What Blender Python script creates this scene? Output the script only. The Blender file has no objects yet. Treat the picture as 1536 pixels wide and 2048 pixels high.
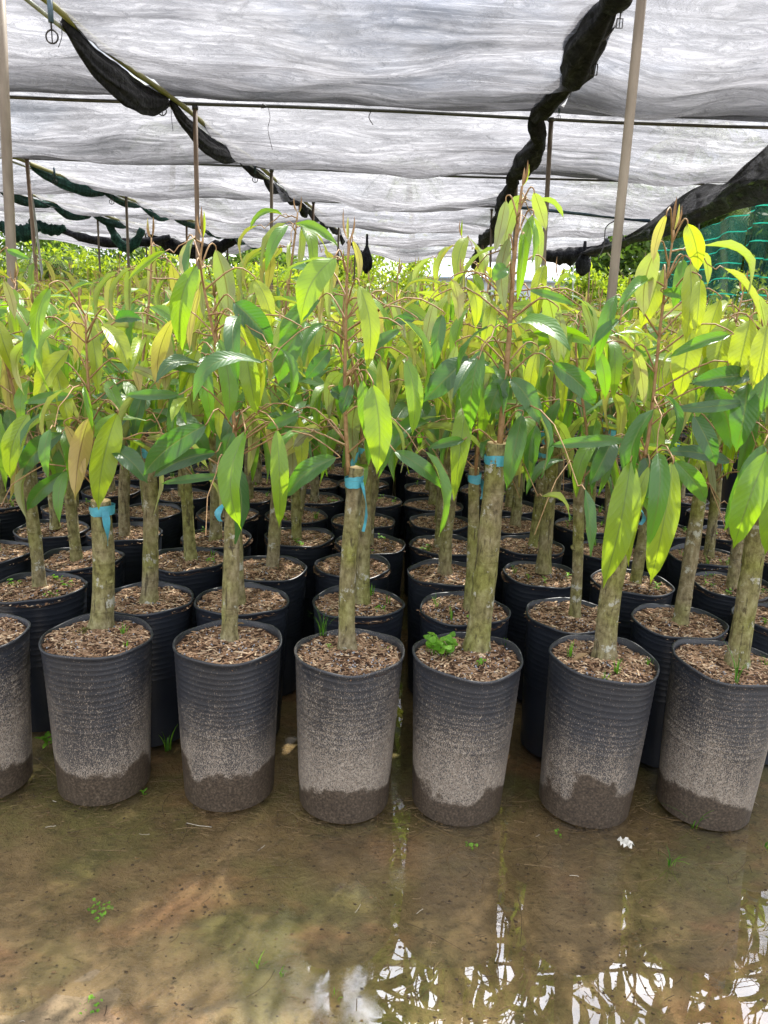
import bpy, math, random
import numpy as np
from mathutils import Vector, Matrix, noise as mnoise

R = math.radians
scene = bpy.context.scene
COL = scene.collection

# ------------------------------------------------------------------ camera
FPX, PW, PH = 1500.0, 1536.0, 2048.0
PITCH, ROLL, CAMH = 14.4, 2.3, 1.42
def cam_axes():
    p = R(-PITCH); r = R(ROLL)
    F = Vector((0, math.cos(p), math.sin(p))); U = Vector((0, -math.sin(p), math.cos(p))); X = Vector((1, 0, 0))
    return X*math.cos(r)+U*math.sin(r), U*math.cos(r)-X*math.sin(r), F
AX, AU, AF = cam_axes()
cd = bpy.data.cameras.new('camera'); cam = bpy.data.objects.new('camera', cd); COL.objects.link(cam)
cam.matrix_world = Matrix(((AX.x, AU.x, -AF.x, 0), (AX.y, AU.y, -AF.y, 0), (AX.z, AU.z, -AF.z, CAMH), (0, 0, 0, 1)))
cd.sensor_fit = 'VERTICAL'; cd.sensor_height = 36; cd.lens = 36*FPX/PH; cd.clip_start = .05; cd.clip_end = 2000
scene.camera = cam

# ------------------------------------------------------------------ light
SUN_EL, SUN_AZ = 56.0, 24.0            # azimuth measured from +Y (away from the camera) towards +X
w = bpy.data.worlds.new('World'); scene.world = w; w.use_nodes = True
nt = w.node_tree; nt.nodes.clear()
def N(nt, typ, **kw):
    n = nt.nodes.new(typ)
    for k, v in kw.items():
        if hasattr(n, k): setattr(n, k, v)
        else: n.inputs[k].default_value = v
    return n
out = N(nt, 'ShaderNodeOutputWorld'); bg = N(nt, 'ShaderNodeBackground'); bg.inputs['Strength'].default_value = .12
sky = N(nt, 'ShaderNodeTexSky'); sky.sky_type = 'NISHITA'; sky.sun_disc = False
sky.sun_elevation = R(SUN_EL); sky.sun_rotation = R(SUN_AZ)
tc = N(nt, 'ShaderNodeTexCoord'); mp = N(nt, 'ShaderNodeMapping'); mp.inputs['Scale'].default_value = (1.3, 1.3, 3.6)
cn = N(nt, 'ShaderNodeTexNoise'); cn.inputs['Scale'].default_value = 2.1; cn.inputs['Detail'].default_value = 7; cn.inputs['Roughness'].default_value = .58
cr = N(nt, 'ShaderNodeValToRGB'); cr.color_ramp.elements[0].position = .26; cr.color_ramp.elements[1].position = .48
c2 = N(nt, 'ShaderNodeTexNoise'); c2.inputs['Scale'].default_value = 5; c2.inputs['Detail'].default_value = 6
c2r = N(nt, 'ShaderNodeValToRGB'); c2r.color_ramp.elements[0].color = (6.0, 6.3, 7.0, 1); c2r.color_ramp.elements[1].color = (10, 10, 10.2, 1)
c2r.color_ramp.elements[0].position = .35; c2r.color_ramp.elements[1].position = .62
mx = N(nt, 'ShaderNodeMixRGB')
L = nt.links.new
L(tc.outputs['Generated'], mp.inputs['Vector']); L(mp.outputs[0], cn.inputs['Vector']); L(mp.outputs[0], c2.inputs['Vector'])
L(cn.outputs['Fac'], cr.inputs[0]); L(c2.outputs['Fac'], c2r.inputs[0])
# clouds brightened behind the camera to light the pots, dimmed ahead, bright horizon band
sx = N(nt, 'ShaderNodeSeparateXYZ'); L(tc.outputs['Generated'], sx.inputs[0])
m1 = N(nt, 'ShaderNodeMapRange'); L(sx.outputs['Y'], m1.inputs[0])
for i_, v_ in ((1, .25), (2, -.35), (3, .50), (4, 1.25)): m1.inputs[i_].default_value = v_
m2 = N(nt, 'ShaderNodeMapRange'); L(sx.outputs['Z'], m2.inputs[0])
for i_, v_ in ((1, .082), (2, .105), (3, 1.0), (4, .0)): m2.inputs[i_].default_value = v_
m3 = N(nt, 'ShaderNodeMath', operation='MAXIMUM'); L(m1.outputs[0], m3.inputs[0]); L(m2.outputs[0], m3.inputs[1])
dp = N(nt, 'ShaderNodeVectorMath', operation='DOT_PRODUCT'); L(tc.outputs['Generated'], dp.inputs[0])
dp.inputs[1].default_value = (math.sin(R(SUN_AZ))*math.cos(R(SUN_EL)), math.cos(R(SUN_AZ))*math.cos(R(SUN_EL)), math.sin(R(SUN_EL)))
m4 = N(nt, 'ShaderNodeMapRange'); L(dp.outputs['Value'], m4.inputs[0])
for i_, v_ in ((1, .84), (2, .97), (3, 0), (4, 3.0)): m4.inputs[i_].default_value = v_
m5 = N(nt, 'ShaderNodeMath', operation='ADD'); L(m3.outputs[0], m5.inputs[0]); L(m4.outputs[0], m5.inputs[1]); m3 = m5
sc_ = N(nt, 'ShaderNodeMixRGB', blend_type='MULTIPLY'); sc_.inputs[0].default_value = 1; L(c2r.outputs[0], sc_.inputs[1]); L(m3.outputs[0], sc_.inputs[2])
L(cr.outputs[0], mx.inputs[0]); L(sky.outputs[0], mx.inputs[1]); L(sc_.outputs[0], mx.inputs[2])
L(mx.outputs[0], bg.inputs['Color']); L(bg.outputs[0], out.inputs[0])
sd = bpy.data.lights.new('sun', 'SUN'); sd.energy = 5.0; sd.angle = R(.9); sd.color = (1, .95, .86)
sun = bpy.data.objects.new('sun', sd); COL.objects.link(sun)
sv = Vector((math.sin(R(SUN_AZ))*math.cos(R(SUN_EL)), math.cos(R(SUN_AZ))*math.cos(R(SUN_EL)), math.sin(R(SUN_EL))))
sun.rotation_euler = sv.to_track_quat('Z', 'Y').to_euler()
vs = scene.view_settings; vs.view_transform = 'Standard'; vs.look = 'None'; vs.gamma = 1; vs.use_curve_mapping = False
vs.exposure = 0.95
cy = scene.cycles
cy.max_bounces = 8; cy.transparent_max_bounces = 24; cy.diffuse_bounces = 3; cy.glossy_bounces = 3; cy.transmission_bounces = 4
cy.use_denoising = True; cy.caustics_reflective = False; cy.caustics_refractive = False

# ------------------------------------------------------------------ helpers
def pray(px, py):
    return AX*((px-PW/2)/FPX) - AU*((py-PH/2)/FPX) + AF
O = Vector((0, 0, CAMH))
def at_y(px, py, Y):
    d = pray(px, py); return O + d*(Y/d.y)
def at_z(px, py, z):
    d = pray(px, py); return O + d*((z-CAMH)/d.z)

class MB:
    def __init__(s): s.v = []; s.f = []; s.a = []; s.m = []
    def add(s, verts, faces, attr=None, mat=0):
        b = len(s.v); s.v.extend(verts)
        s.a.extend(attr if attr is not None else [(.5, .5, .5)]*len(verts))
        s.f.extend([tuple(i+b for i in f) for f in faces]); s.m.extend([mat]*len(faces))
    def tube(s, pts, rad, n=7, mat=0, cap=True, lump=0, attr=(.5, .5, .5), flat=1.0, lf=9):
        pts = [Vector(p) for p in pts]
        k = len(pts)
        if not hasattr(rad, '__len__'): rad = [rad]*k
        up = Vector((0, 0, 1)); vs_ = []; u = None
        for i, p in enumerate(pts):
            t = (pts[min(i+1, k-1)]-pts[max(i-1, 0)])
            t = t.normalized() if t.length > 1e-9 else Vector((0, 0, 1))
            if u is None:
                u = t.cross(up) if abs(t.z) < .95 else t.cross(Vector((0, 1, 0)))
            u = (u - t*u.dot(t))
            u = u.normalized() if u.length > 1e-6 else t.orthogonal().normalized()
            v = t.cross(u)
            for j in range(n):
                a = 2*math.pi*j/n; r = rad[i]
                if lump: r *= 1+lump*mnoise.noise(Vector((p.x*lf+math.cos(a)*2.2, p.y*lf+math.sin(a)*2.2, p.z*lf)))
                vs_.append(tuple(p+u*math.cos(a)*r*flat+v*math.sin(a)*r))
        fs = []
        for i in range(k-1):
            for j in range(n):
                fs.append((i*n+j, i*n+(j+1) % n, (i+1)*n+(j+1) % n, (i+1)*n+j))
        if cap: fs.append(tuple(range(n-1, -1, -1))); fs.append(tuple((k-1)*n+j for j in range(n)))
        s.add(vs_, fs, [attr]*len(vs_), mat)
    def box(s, c, size, mat=0, rot=0, attr=(.5, .5, .5)):
        x, y, z = [q/2 for q in size]; ca, sa = math.cos(rot), math.sin(rot)
        vs_ = [(c[0]+a*x*ca-b*y*sa, c[1]+a*x*sa+b*y*ca, c[2]+d*z) for d in (-1, 1) for b in (-1, 1) for a in (-1, 1)]
        s.add(vs_, [(0, 2, 3, 1), (4, 5, 7, 6), (0, 1, 5, 4), (1, 3, 7, 5), (3, 2, 6, 7), (2, 0, 4, 6)], [attr]*8, mat)
    def mesh(s, name, mats, smooth=True):
        me = bpy.data.meshes.new(name); me.from_pydata(s.v, [], s.f)
        for m in (mats if isinstance(mats, (list, tuple)) else [mats]): me.materials.append(m)
        if any(s.m): me.polygons.foreach_set('material_index', s.m)
        at = me.attributes.new('lc', 'FLOAT_COLOR', 'POINT')
        arr = np.ones((len(s.v), 4), dtype=np.float32); arr[:, :3] = np.array(s.a, dtype=np.float32).reshape(-1, 3)
        at.data.foreach_set('color', arr.ravel())
        if smooth: me.polygons.foreach_set('use_smooth', [True]*len(me.polygons))
        me.update(); return me
    def build(s, name, mats, parent=None, smooth=True, loc=None):
        o = bpy.data.objects.new(name, s.mesh(name, mats, smooth)); COL.objects.link(o)
        if parent is not None: o.parent = parent
        if loc is not None: o.location = loc
        return o
def link(name, me, parent=None, loc=(0, 0, 0), rz=0):
    o = bpy.data.objects.new(name, me); COL.objects.link(o); o.parent = parent; o.location = loc; o.rotation_euler = (0, 0, rz); return o
def empty(name, loc=(0, 0, 0), rz=0):
    o = bpy.data.objects.new(name, None); COL.objects.link(o); o.location = loc; o.rotation_euler = (0, 0, rz); o.empty_display_size = .1; return o
def tag(o, label=None, cat=None, group=None, kind=None):
    if label: o['label'] = label
    if cat: o['category'] = cat
    if group: o['group'] = group
    if kind: o['kind'] = kind
    return o
def smooth_path(ctrl, n):
    P = [Vector(c) for c in ctrl]
    if len(P) == 2: return [P[0].lerp(P[1], i/(n-1)) for i in range(n)]
    Q = [P[0]*2-P[1]]+P+[P[-1]*2-P[-2]]; res = []
    segs = len(P)-1
    for i in range(n):
        t = i/(n-1)*segs; k = min(int(t), segs-1); f = t-k
        a, b, c, d = Q[k], Q[k+1], Q[k+2], Q[k+3]
        res.append(.5*((2*b)+(c-a)*f+(2*a-5*b+4*c-d)*f*f+(3*b-a-3*c+d)*f**3))
    return res

# ------------------------------------------------------------------ materials
class Mat:
    def __init__(s, name):
        s.m = bpy.data.materials.new(name); s.m.use_nodes = True; s.nt = s.m.node_tree; s.nt.nodes.clear()
        s.out = s.n('ShaderNodeOutputMaterial')
    def n(s, typ, **kw):
        nd = s.nt.nodes.new(typ)
        for k, v in kw.items(): setattr(nd, k, v)
        return nd
    def l(s, a, b): s.nt.links.new(a, b)
    def coord(s, scale=(1, 1, 1), kind='Object', rot=(0, 0, 0), rnd=False):
        t = s.n('ShaderNodeTexCoord'); m = s.n('ShaderNodeMapping'); m.inputs['Scale'].default_value = scale; m.inputs['Rotation'].default_value = rot
        src = t.outputs[kind]
        if rnd:
            oi = s.n('ShaderNodeObjectInfo'); mu = s.n('ShaderNodeMath', operation='MULTIPLY'); mu.inputs[1].default_value = 37.7
            s.l(oi.outputs['Random'], mu.inputs[0]); va = s.n('ShaderNodeVectorMath', operation='ADD')
            s.l(src, va.inputs[0]); s.l(mu.outputs[0], va.inputs[1]); src = va.outputs[0]
        s.l(src, m.inputs['Vector']); return m.outputs[0]
    def noise(s, vec, scale, detail=4, rough=.55, dist=0):
        t = s.n('ShaderNodeTexNoise'); t.inputs['Scale'].default_value = scale; t.inputs['Detail'].default_value = detail
        t.inputs['Roughness'].default_value = rough; t.inputs['Distortion'].default_value = dist; s.l(vec, t.inputs['Vector']); return t.outputs['Fac']
    def ramp(s, fac, stops):
        r = s.n('ShaderNodeValToRGB'); e = r.color_ramp.elements
        while len(e) < len(stops): e.new(.5)
        for el, (p, c) in zip(e, stops):
            el.position = p; el.color = (*c, 1) if len(c) == 3 else c
        s.l(fac, r.inputs[0]); return r.outputs[0]
    def g(s, fac, a, b):
        if a > b: return s.ramp(fac, [(b, (1, 1, 1)), (a, (0, 0, 0))])
        return s.ramp(fac, [(a, (0, 0, 0)), (b, (1, 1, 1))])
    def mix(s, fac, a, b, mode='MIX'):
        m = s.n('ShaderNodeMixRGB', blend_type=mode)
        for i, x in ((0, fac), (1, a), (2, b)):
            if isinstance(x, (int, float)): m.inputs[i].default_value = x
            elif isinstance(x, tuple): m.inputs[i].default_value = (*x, 1)
            else: s.l(x, m.inputs[i])
        return m.outputs[0]
    def math(s, op, a, b=0.0, c=None):
        m = s.n('ShaderNodeMath', operation=op)
        for i, x in ((0, a), (1, b), (2, c)):
            if x is None: continue
            if isinstance(x, (int, float)): m.inputs[i].default_value = x
            else: s.l(x, m.inputs[i])
        return m.outputs[0]
    def attr(s):
        a = s.n('ShaderNodeAttribute'); a.attribute_name = 'lc'; sp = s.n('ShaderNodeSeparateColor'); s.l(a.outputs['Color'], sp.inputs[0]); return sp.outputs
    def bump(s, h, strength=.3, dist=.01):
        b = s.n('ShaderNodeBump'); b.inputs['Strength'].default_value = strength; b.inputs['Distance'].default_value = dist; s.l(h, b.inputs['Height']); return b.outputs[0]
    def pbr(s, col, rough=.6, spec=.5, bump=None, metal=0, alpha=None):
        p = s.n('ShaderNodeBsdfPrincipled')
        for k, x in (('Base Color', col), ('Roughness', rough), ('Specular IOR Level', spec), ('Metallic', metal)):
            if isinstance(x, tuple): p.inputs[k].default_value = (*x, 1)
            elif isinstance(x, (int, float)): p.inputs[k].default_value = x
            else: s.l(x, p.inputs[k])
        if bump is not None: s.l(bump, p.inputs['Normal'])
        if alpha is not None: s.l(alpha, p.inputs['Alpha'])
        return p.outputs[0]
    def done(s, sh): s.l(sh, s.out.inputs['Surface']); return s.m
    def mixs(s, fac, a, b):
        m = s.n('ShaderNodeMixShader')
        if isinstance(fac, (int, float)): m.inputs[0].default_value = fac
        else: s.l(fac, m.inputs[0])
        s.l(a, m.inputs[1]); s.l(b, m.inputs[2]); return m.outputs[0]

def leaf_material(name, young=1.0):
    M = Mat(name); r, g, b = M.attr()
    geo = M.n('ShaderNodeNewGeometry')
    top = M.ramp(b, [(0, (.030, .075, .034)), (.35, (.045, .135, .030)), (.7, (.10, .235, .016)), (1, (.24, .32, .03))])
    vec = M.coord(rnd=True)
    nz = M.noise(vec, 9, 3)
    top = M.mix(M.math('MULTIPLY', nz, .5), top, M.mix(1, top, (1.5, 1.25, .8), 'MULTIPLY'))
    back = M.ramp(b, [(0, (.25, .26, .15)), (.5, (.36, .33, .16)), (1, (.50, .36, .14))])
    # midrib and side veins
    d = M.math('ABSOLUTE', M.math('SUBTRACT', g, .5))
    rib = M.g(d, .045, .015)
    vein = M.math('SINE', M.math('MULTIPLY', M.math('SUBTRACT', r, M.math('MULTIPLY', d, .35)), 85.0))
    vm = M.math('MULTIPLY', M.g(vein, .82, 1.0), .22)
    top = M.mix(M.math('MAXIMUM', M.math('MULTIPLY', rib, .6), vm), top, (.17, .26, .05))
    back = M.mix(M.math('MULTIPLY', rib, .8), back, (.20, .11, .04))
    tipb = M.math('MULTIPLY', M.g(r, .93, .975), M.g(M.noise(vec, 17, 3), .50, .56))
    top = M.mix(tipb, top, (.20, .11, .04)); back = M.mix(tipb, back, (.22, .12, .05))
    col = M.mix(geo.outputs['Backfacing'], top, back)
    bh = M.math('ADD', M.math('MULTIPLY', vein, .3), M.math('MULTIPLY', rib, -1.5))
    bm = M.bump(bh, .35, .0015)
    rough = M.math('ADD', M.math('MULTIPLY', geo.outputs['Backfacing'], .3), M.math('MULTIPLY_ADD', nz, .22, .27))
    p = M.pbr(col, rough, .7, bm)
    tr = M.n('ShaderNodeBsdfTranslucent')
    tcol = M.ramp(b, [(0, (.07, .27, .01)), (.5, (.28, .60, .01)), (1, (.56, .68, .02))])
    tcol = M.mix(M.math('MULTIPLY', geo.outputs["Backfacing"], .35), tcol, (.42, .36, .08))
    tcol = M.mix(M.math('MAXIMUM', M.math('MULTIPLY', rib, .7), vm), tcol, (.12, .16, .01))
    M.l(tcol, tr.inputs['Color'])
    return M.done(M.mixs(.42, p, tr.outputs[0]))
m_leaf = leaf_material('sapling_leaf')

def m_bark():
    M = Mat('bark'); v = M.coord(rnd=True); v2 = M.coord((1, 1, .6), rnd=True)
    n1 = M.noise(v, 22, 7, .7); n2 = M.noise(v2, 60, 6, .65); n3 = M.noise(v, 7, 3, .5); n4 = M.noise(M.coord((1, 1, 2.6), rnd=True), 22, 5, .6)
    c = M.ramp(n2, [(.3, (.09, .072, .04)), (.5, (.22, .185, .105)), (.7, (.34, .30, .20))])
    c = M.mix(M.g(n3, .38, .66), c, M.mix(1, c, (.86, 1.02, .50), 'MULTIPLY'))
    c = M.mix(M.g(n1, .59, .63), c, (.40, .40, .34))
    c = M.mix(M.g(n4, .64, .76), c, (.07, .06, .04))
    ck = M.noise(M.coord((1, 1, .16), rnd=True), 75, 4, .6, .3); c = M.mix(M.math('MULTIPLY', M.g(ck, .60, .66), .75), c, (.045, .036, .022))
    rg_ = M.noise(M.coord((.25, .25, 6), rnd=True), 14, 3); c = M.mix(M.math('MULTIPLY', M.g(rg_, .60, .66), .4), c, M.mix(1, c, (.55, .52, .48), 'MULTIPLY'))
    return M.done(M.pbr(c, .85, .25, M.bump(M.math('ADD', M.math('MULTIPLY', n2, 2), n1), 1, .005)))
def m_simple(name, c1, c2, scale=20, rough=.7, spec=.4, bump=.3, dist=.002, stretch=(1, 1, 1), metal=0):
    M = Mat(name); v = M.coord(stretch, rnd=True); n = M.noise(v, scale, 5, .6)
    return M.done(M.pbr(M.ramp(n, [(.3, c1), (.7, c2)]), rough, spec, M.bump(n, bump, dist), metal))
bark = m_bark()
m_shoot = m_simple('brown_shoot', (.19, .10, .042), (.36, .23, .11), 60, .6)
m_cut = m_simple('cut_wood', (.30, .22, .10), (.45, .34, .17), 60, .8)
m_bud = m_simple('copper_bud', (.30, .17, .05), (.50, .32, .10), 40, .6)
m_tape = m_simple('blue_tape', (.04, .22, .32), (.09, .42, .54), 30, .35, .5)
def m_attr(name, stops, rough=.8, tr=0, spec=.3):
    M = Mat(name); r, g, b = M.attr(); c = M.ramp(b, stops)
    n = M.noise(M.coord(), 90, 3); c = M.mix(.35, c, M.mix(1, c, M.ramp(n, [(.3, (.5, .5, .5)), (.7, (1.5, 1.5, 1.5))]), 'MULTIPLY'))
    p = M.pbr(c, rough, spec)
    if name == 'bark_mulch':
        lo = M.noise(M.coord(rnd=True), 16, 4); c = M.mix(M.g(lo, .42, .62), M.mix(1, c, (.5, .48, .46), 'MULTIPLY'), M.mix(1, c, (1.25, 1.2, 1.1), 'MULTIPLY'))
    if tr:
        t = M.n('ShaderNodeBsdfTranslucent'); M.l(M.mix(1, c, (2.2, 2.2, 1.0), 'MULTIPLY'), t.inputs['Color']); p = M.mixs(tr, p, t.outputs[0])
    return M.done(p)
m_chip = m_attr('bark_mulch', [(0, (.03, .014, .008)), (.25, (.10, .052, .028)), (.5, (.24, .14, .08)), (.8, (.38, .26, .165)), (.88, (.56, .43, .29)), (.9, (.17, .19, .23)), (1, (.36, .38, .42))])
m_weed = m_attr('weed_leaf', [(0, (.03, .12, .012)), (1, (.16, .34, .03))], .5, .4)
m_litter = m_attr('dry_litter', [(0, (.03, .018, .009)), (.5, (.14, .09, .04)), (.85, (.28, .21, .12)), (1, (.55, .52, .46))], .7)

m_moss = m_attr('moss', [(0, (.07, .05, .02)), (.5, (.13, .12, .03)), (1, (.20, .24, .05))], .9)
def pot_material(name, dirty):
    M = Mat(name); t = M.n('ShaderNodeTexCoord'); sp = M.n('ShaderNodeSeparateXYZ'); M.l(t.outputs['Object'], sp.inputs[0])
    z = sp.outputs['Z']; v = M.coord(rnd=True); vs_ = M.coord((1, 1, .55), rnd=True)
    base = M.ramp(M.noise(v, 6, 3), [(.3, (.010, .013, .020)), (.7, (.020, .024, .034))])
    nf = M.noise(vs_, 400, 3, .6); nm = M.noise(v, 5, 4); nb = M.noise(v, 12, 5, .65)
    if dirty:
        zz = M.math('ADD', z, M.math('MULTIPLY', M.math('SUBTRACT', nm, .5), .42))
        oi = M.n('ShaderNodeObjectInfo'); zz = M.math('ADD', zz, M.math('MULTIPLY_ADD', oi.outputs['Random'], .24, -.12)); zz = M.math('ADD', zz, M.math('MULTIPLY', M.math('SUBTRACT', M.noise(M.coord((1, 1, .12), rnd=True), 30, 4), .5), .26))
        thr = M.n('ShaderNodeMapRange'); M.l(zz, thr.inputs[0]); thr.inputs[1].default_value = .08; thr.inputs[2].default_value = .47
        thr.inputs[3].default_value = .42; thr.inputs[4].default_value = .645
        k = M.math('MULTIPLY', M.math('SUBTRACT', nf, thr.outputs[0]), 26); k = M.math('MINIMUM', M.math('MAXIMUM', k, 0), 1)
        film = M.n('ShaderNodeMapRange'); M.l(zz, film.inputs[0]); film.inputs[1].default_value = .05; film.inputs[2].default_value = .42
        film.inputs[3].default_value = .42; film.inputs[4].default_value = .05
        c = M.mix(film.outputs[0], base, (.125, .108, .092))
        dust = M.ramp(M.noise(v, 120, 3), [(.3, (.19, .15, .115)), (.7, (.40, .35, .29))])
        c = M.mix(M.math('MULTIPLY', k, .9), c, dust)
        # the soaked foot of the pot, with an irregular tide line
        wl = M.math('ADD', M.math('MULTIPLY', M.math('SUBTRACT', nb, .5), .06), M.math('MULTIPLY', M.math('SUBTRACT', nm, .5), .36))
        wl = M.math('ADD', wl, M.math('MULTIPLY_ADD', oi.outputs['Random'], -.09, .035)); wl = M.math('ADD', wl, M.math('MULTIPLY', M.math('SUBTRACT', nf, .5), .05))
        wet = M.g(M.math('ADD', z, wl), .108, .092)
        wc = M.ramp(M.noise(v, 150, 3), [(.3, (.022, .016, .012)), (.55, (.065, .048, .034)), (.75, (.14, .11, .08))])
        c = M.mix(wet, c, wc)
        rough = M.mix(wet, M.mix(k, (.42,)*3, (.85,)*3), (.5, .5, .5))
    else:
        k = M.math('MULTIPLY', M.g(nf, .66, .70), M.g(nm, .35, .7))
        c = M.mix(M.math('MULTIPLY', k, .6), base, (.17, .16, .14)); rough = M.mix(k, (.36,)*3, (.8,)*3)
    return M.done(M.pbr(c, rough, .5, M.bump(nf, .25, .0006)))
m_pot_d = pot_material('muddy_plastic', True); m_pot_c = pot_material('black_plastic', False)

def cloth_material():
    M = Mat('shade_cloth')
    v = M.coord((.45, 7, 1)); vb = M.coord((.5, 1.3, 1)); vw = M.coord((1.5, 4.0, 1), rot=(0, 0, .6)); vw2 = M.coord((1.3, 5.0, 1), rot=(0, 0, -.45))
    st = M.noise(v, 1.3, 4, .5, .6); fine = M.noise(M.coord((.5, 42, 1)), 1.2, 4, .7); bl = M.noise(vb, 1.1, 3)
    dash = M.noise(M.coord((6, 38, 1)), 1.3, 3, .6)
    wr = M.noise(vw, 1.5, 5, .55, .6); wr2 = M.noise(vw2, 2.2, 4, .55, .5)
    crease = M.math('SUBTRACT', 1, M.math('MULTIPLY', M.math('ABSOLUTE', M.math('SUBTRACT', wr, .5)), 16)); crease = M.math('MAXIMUM', crease, 0)
    crease2 = M.math('MAXIMUM', M.math('SUBTRACT', 1, M.math('MULTIPLY', M.math('ABSOLUTE', M.math('SUBTRACT', wr2, .5)), 11)), 0)
    bm = M.bump(M.math('ADD', M.math('ADD', M.math('MULTIPLY', crease, .5), M.math('MULTIPLY', crease2, .4)), M.math('ADD', M.math('MULTIPLY', st, .8), M.math('MULTIPLY', wr, 1.2))), 1, .12)
    dens = M.math('ADD', M.math('MULTIPLY', st, .38), M.math('MULTIPLY', bl, .62))
    tcol = M.ramp(dens, [(.34, (.15, .15, .163)), (.46, (.42, .418, .45)), (.62, (.74, .735, .79))])
    # bay shade painted in: cloth turns darker and less transparent before each pipe
    aq = M.attr()[0]; bay_shade = M.g(M.math('ADD', aq, M.math('MULTIPLY', M.math('SUBTRACT', M.noise(M.coord((.5, 1.2, 1)), 1.0, 6, .6, .5), .5), .5)), .30, .80)
    tcol = M.mix(M.math('MULTIPLY', M.math('MAXIMUM', crease, crease2), .45), tcol, M.mix(1, tcol, (.35, .35, .36), 'MULTIPLY'))  # wrinkle shade painted as darker lines along the creases
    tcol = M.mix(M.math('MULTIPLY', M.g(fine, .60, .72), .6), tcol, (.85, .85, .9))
    tcol = M.mix(bay_shade, tcol, M.mix(1, tcol, (.12, .12, .13), 'MULTIPLY'))
    tl = M.n('ShaderNodeBsdfTranslucent'); M.l(tcol, tl.inputs['Color']); M.l(bm, tl.inputs['Normal'])
    df = M.pbr(M.ramp(dens, [(.3, (.03, .03, .035)), (.7, (.16, .16, .17))]), .5, .5, bm)
    rf = M.n('ShaderNodeBsdfRefraction'); rf.inputs['IOR'].default_value = 1.22; rf.inputs['Roughness'].default_value = .75; M.l(M.mix(1, tcol, (1.5, 1.5, 1.5), 'MULTIPLY'), rf.inputs['Color']); M.l(bm, rf.inputs['Normal'])
    body = M.mixs(M.math('SUBTRACT', .72, M.math('MULTIPLY', bay_shade, .25)), df, M.mixs(.45, tl.outputs[0], rf.outputs[0]))
    tp = M.n('ShaderNodeBsdfTransparent')
    lw = M.n('ShaderNodeLayerWeight'); lw.inputs['Blend'].default_value = .5
    fac = M.math('MULTIPLY_ADD', M.g(dens, .35, .65), .20, .21)
    fac = M.math('ADD', fac, M.math('MULTIPLY', M.g(dash, .70, .78), .35))
    fac = M.math('MULTIPLY', fac, M.math('MULTIPLY', M.math('SUBTRACT', 1, lw.outputs['Facing']), 1.3))
    fac = M.math('MULTIPLY', fac, M.math('SUBTRACT', 1, M.math('MULTIPLY', bay_shade, .88)))
    return M.done(M.mixs(fac, body, tp.outputs[0]))
m_cloth = cloth_material()
def net_material(name, c1, c2, open_, tint=(0, 0, 0), scale=260):
    M = Mat(name); v = M.coord(); n = M.noise(v, 5, 6, .65, .5); n2 = M.noise(M.coord((1, 1, 1)), scale, 2); n3 = M.noise(M.coord((8, 8, 1.2)), 2.2, 5, .6, 1)
    c = M.ramp(n3, [(.35, c1), (.65, c2)])
    p = M.pbr(c, .75, .3, M.bump(M.math('ADD', n3, n), 1, .05))
    tl = M.n('ShaderNodeBsdfTranslucent'); M.l(c, tl.inputs['Color']); p = M.mixs(.35, p, tl.outputs[0])
    tp = M.n('ShaderNodeBsdfTransparent')
    fold = M.g(M.noise(M.coord((5, 1.2, 9), rot=(.3, .2, 0)), 2.5, 7, .7, 1.5), .5, .62); p = M.mixs(M.math('MULTIPLY', fold, .35), p, M.pbr(M.mix(1, c, (4, 4, 4), 'MULTIPLY'), .6, .4))  # pale streaks in the net colour stand in for highlights on folds
    return M.done(M.mixs(M.math('MULTIPLY', M.g(M.math('ADD', M.math('MULTIPLY', n, .6), M.math('MULTIPLY', n2, .5)), .45, .65), open_), p, tp.outputs[0]))
m_blacknet = net_material('black_net', (.007, .007, .009), (.03, .03, .035), .14)
m_blackroll = net_material('black_net_roll', (.006, .007, .011), (.035, .037, .046), 0.03)
m_greenroll = net_material('green_net_roll', (.008, .035, .030), (.03, .11, .09), .12)
def curtain_material(name, col, dark, open_):
    M = Mat(name); v = M.coord(); r, g, b = M.attr()
    # teal border threads every 0.2 m, fine weave between them
    wob = M.noise(M.coord((.9, .9, .3)), 2, 3)
    zz = M.math('ADD', M.math('MULTIPLY', g, 6.0), M.math('MULTIPLY', wob, .35))
    fr = M.math('FRACT', zz); line = M.math('MULTIPLY', M.g(fr, .0, .02), M.g(fr, .10, .07))
    n = M.noise(M.coord((60, 60, 500)), 1, 2); big = M.noise(M.coord((2.5, 2.5, .5)), 1.3, 4, .6, .5)
    c = M.mix(line, M.ramp(big, [(.3, dark), (.7, col)]), (.03, .40, .28))
    p = M.pbr(c, .7, .3); tl = M.n('ShaderNodeBsdfTranslucent'); M.l(c, tl.inputs['Color']); p = M.mixs(.5, p, tl.outputs[0])
    tp = M.n('ShaderNodeBsdfTransparent')
    fac = M.math('MULTIPLY', M.math('SUBTRACT', 1, line), M.math('MULTIPLY_ADD', M.g(n, .4, .6), .35, open_))
    return M.done(M.mixs(fac, p, tp.outputs[0]))
m_cur1 = curtain_material('thin_green_net', (.035, .15, .115), (.016, .08, .065), .30)
m_cur2 = curtain_material('dense_green_net', (.012, .065, .055), (.005, .028, .026), .20)
m_steel = m_simple('weathered_pipe', (.12, .09, .062), (.28, .23, .175), 9, .55, .5, .15, .001, (1, 1, .3))
m_steel2 = m_simple('rusty_pipe', (.15, .085, .05), (.33, .25, .19), 9, .6, .5, .15, .001, (1, 1, .3))
m_grey = m_simple('grey_pipe', (.07, .075, .08), (.16, .16, .17), 12, .5)
m_bamboo = m_simple('bamboo_rail', (.24, .23, .08), (.50, .48, .26), 6, .55, .4, .2, .002, (1, .3, 1))
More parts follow.
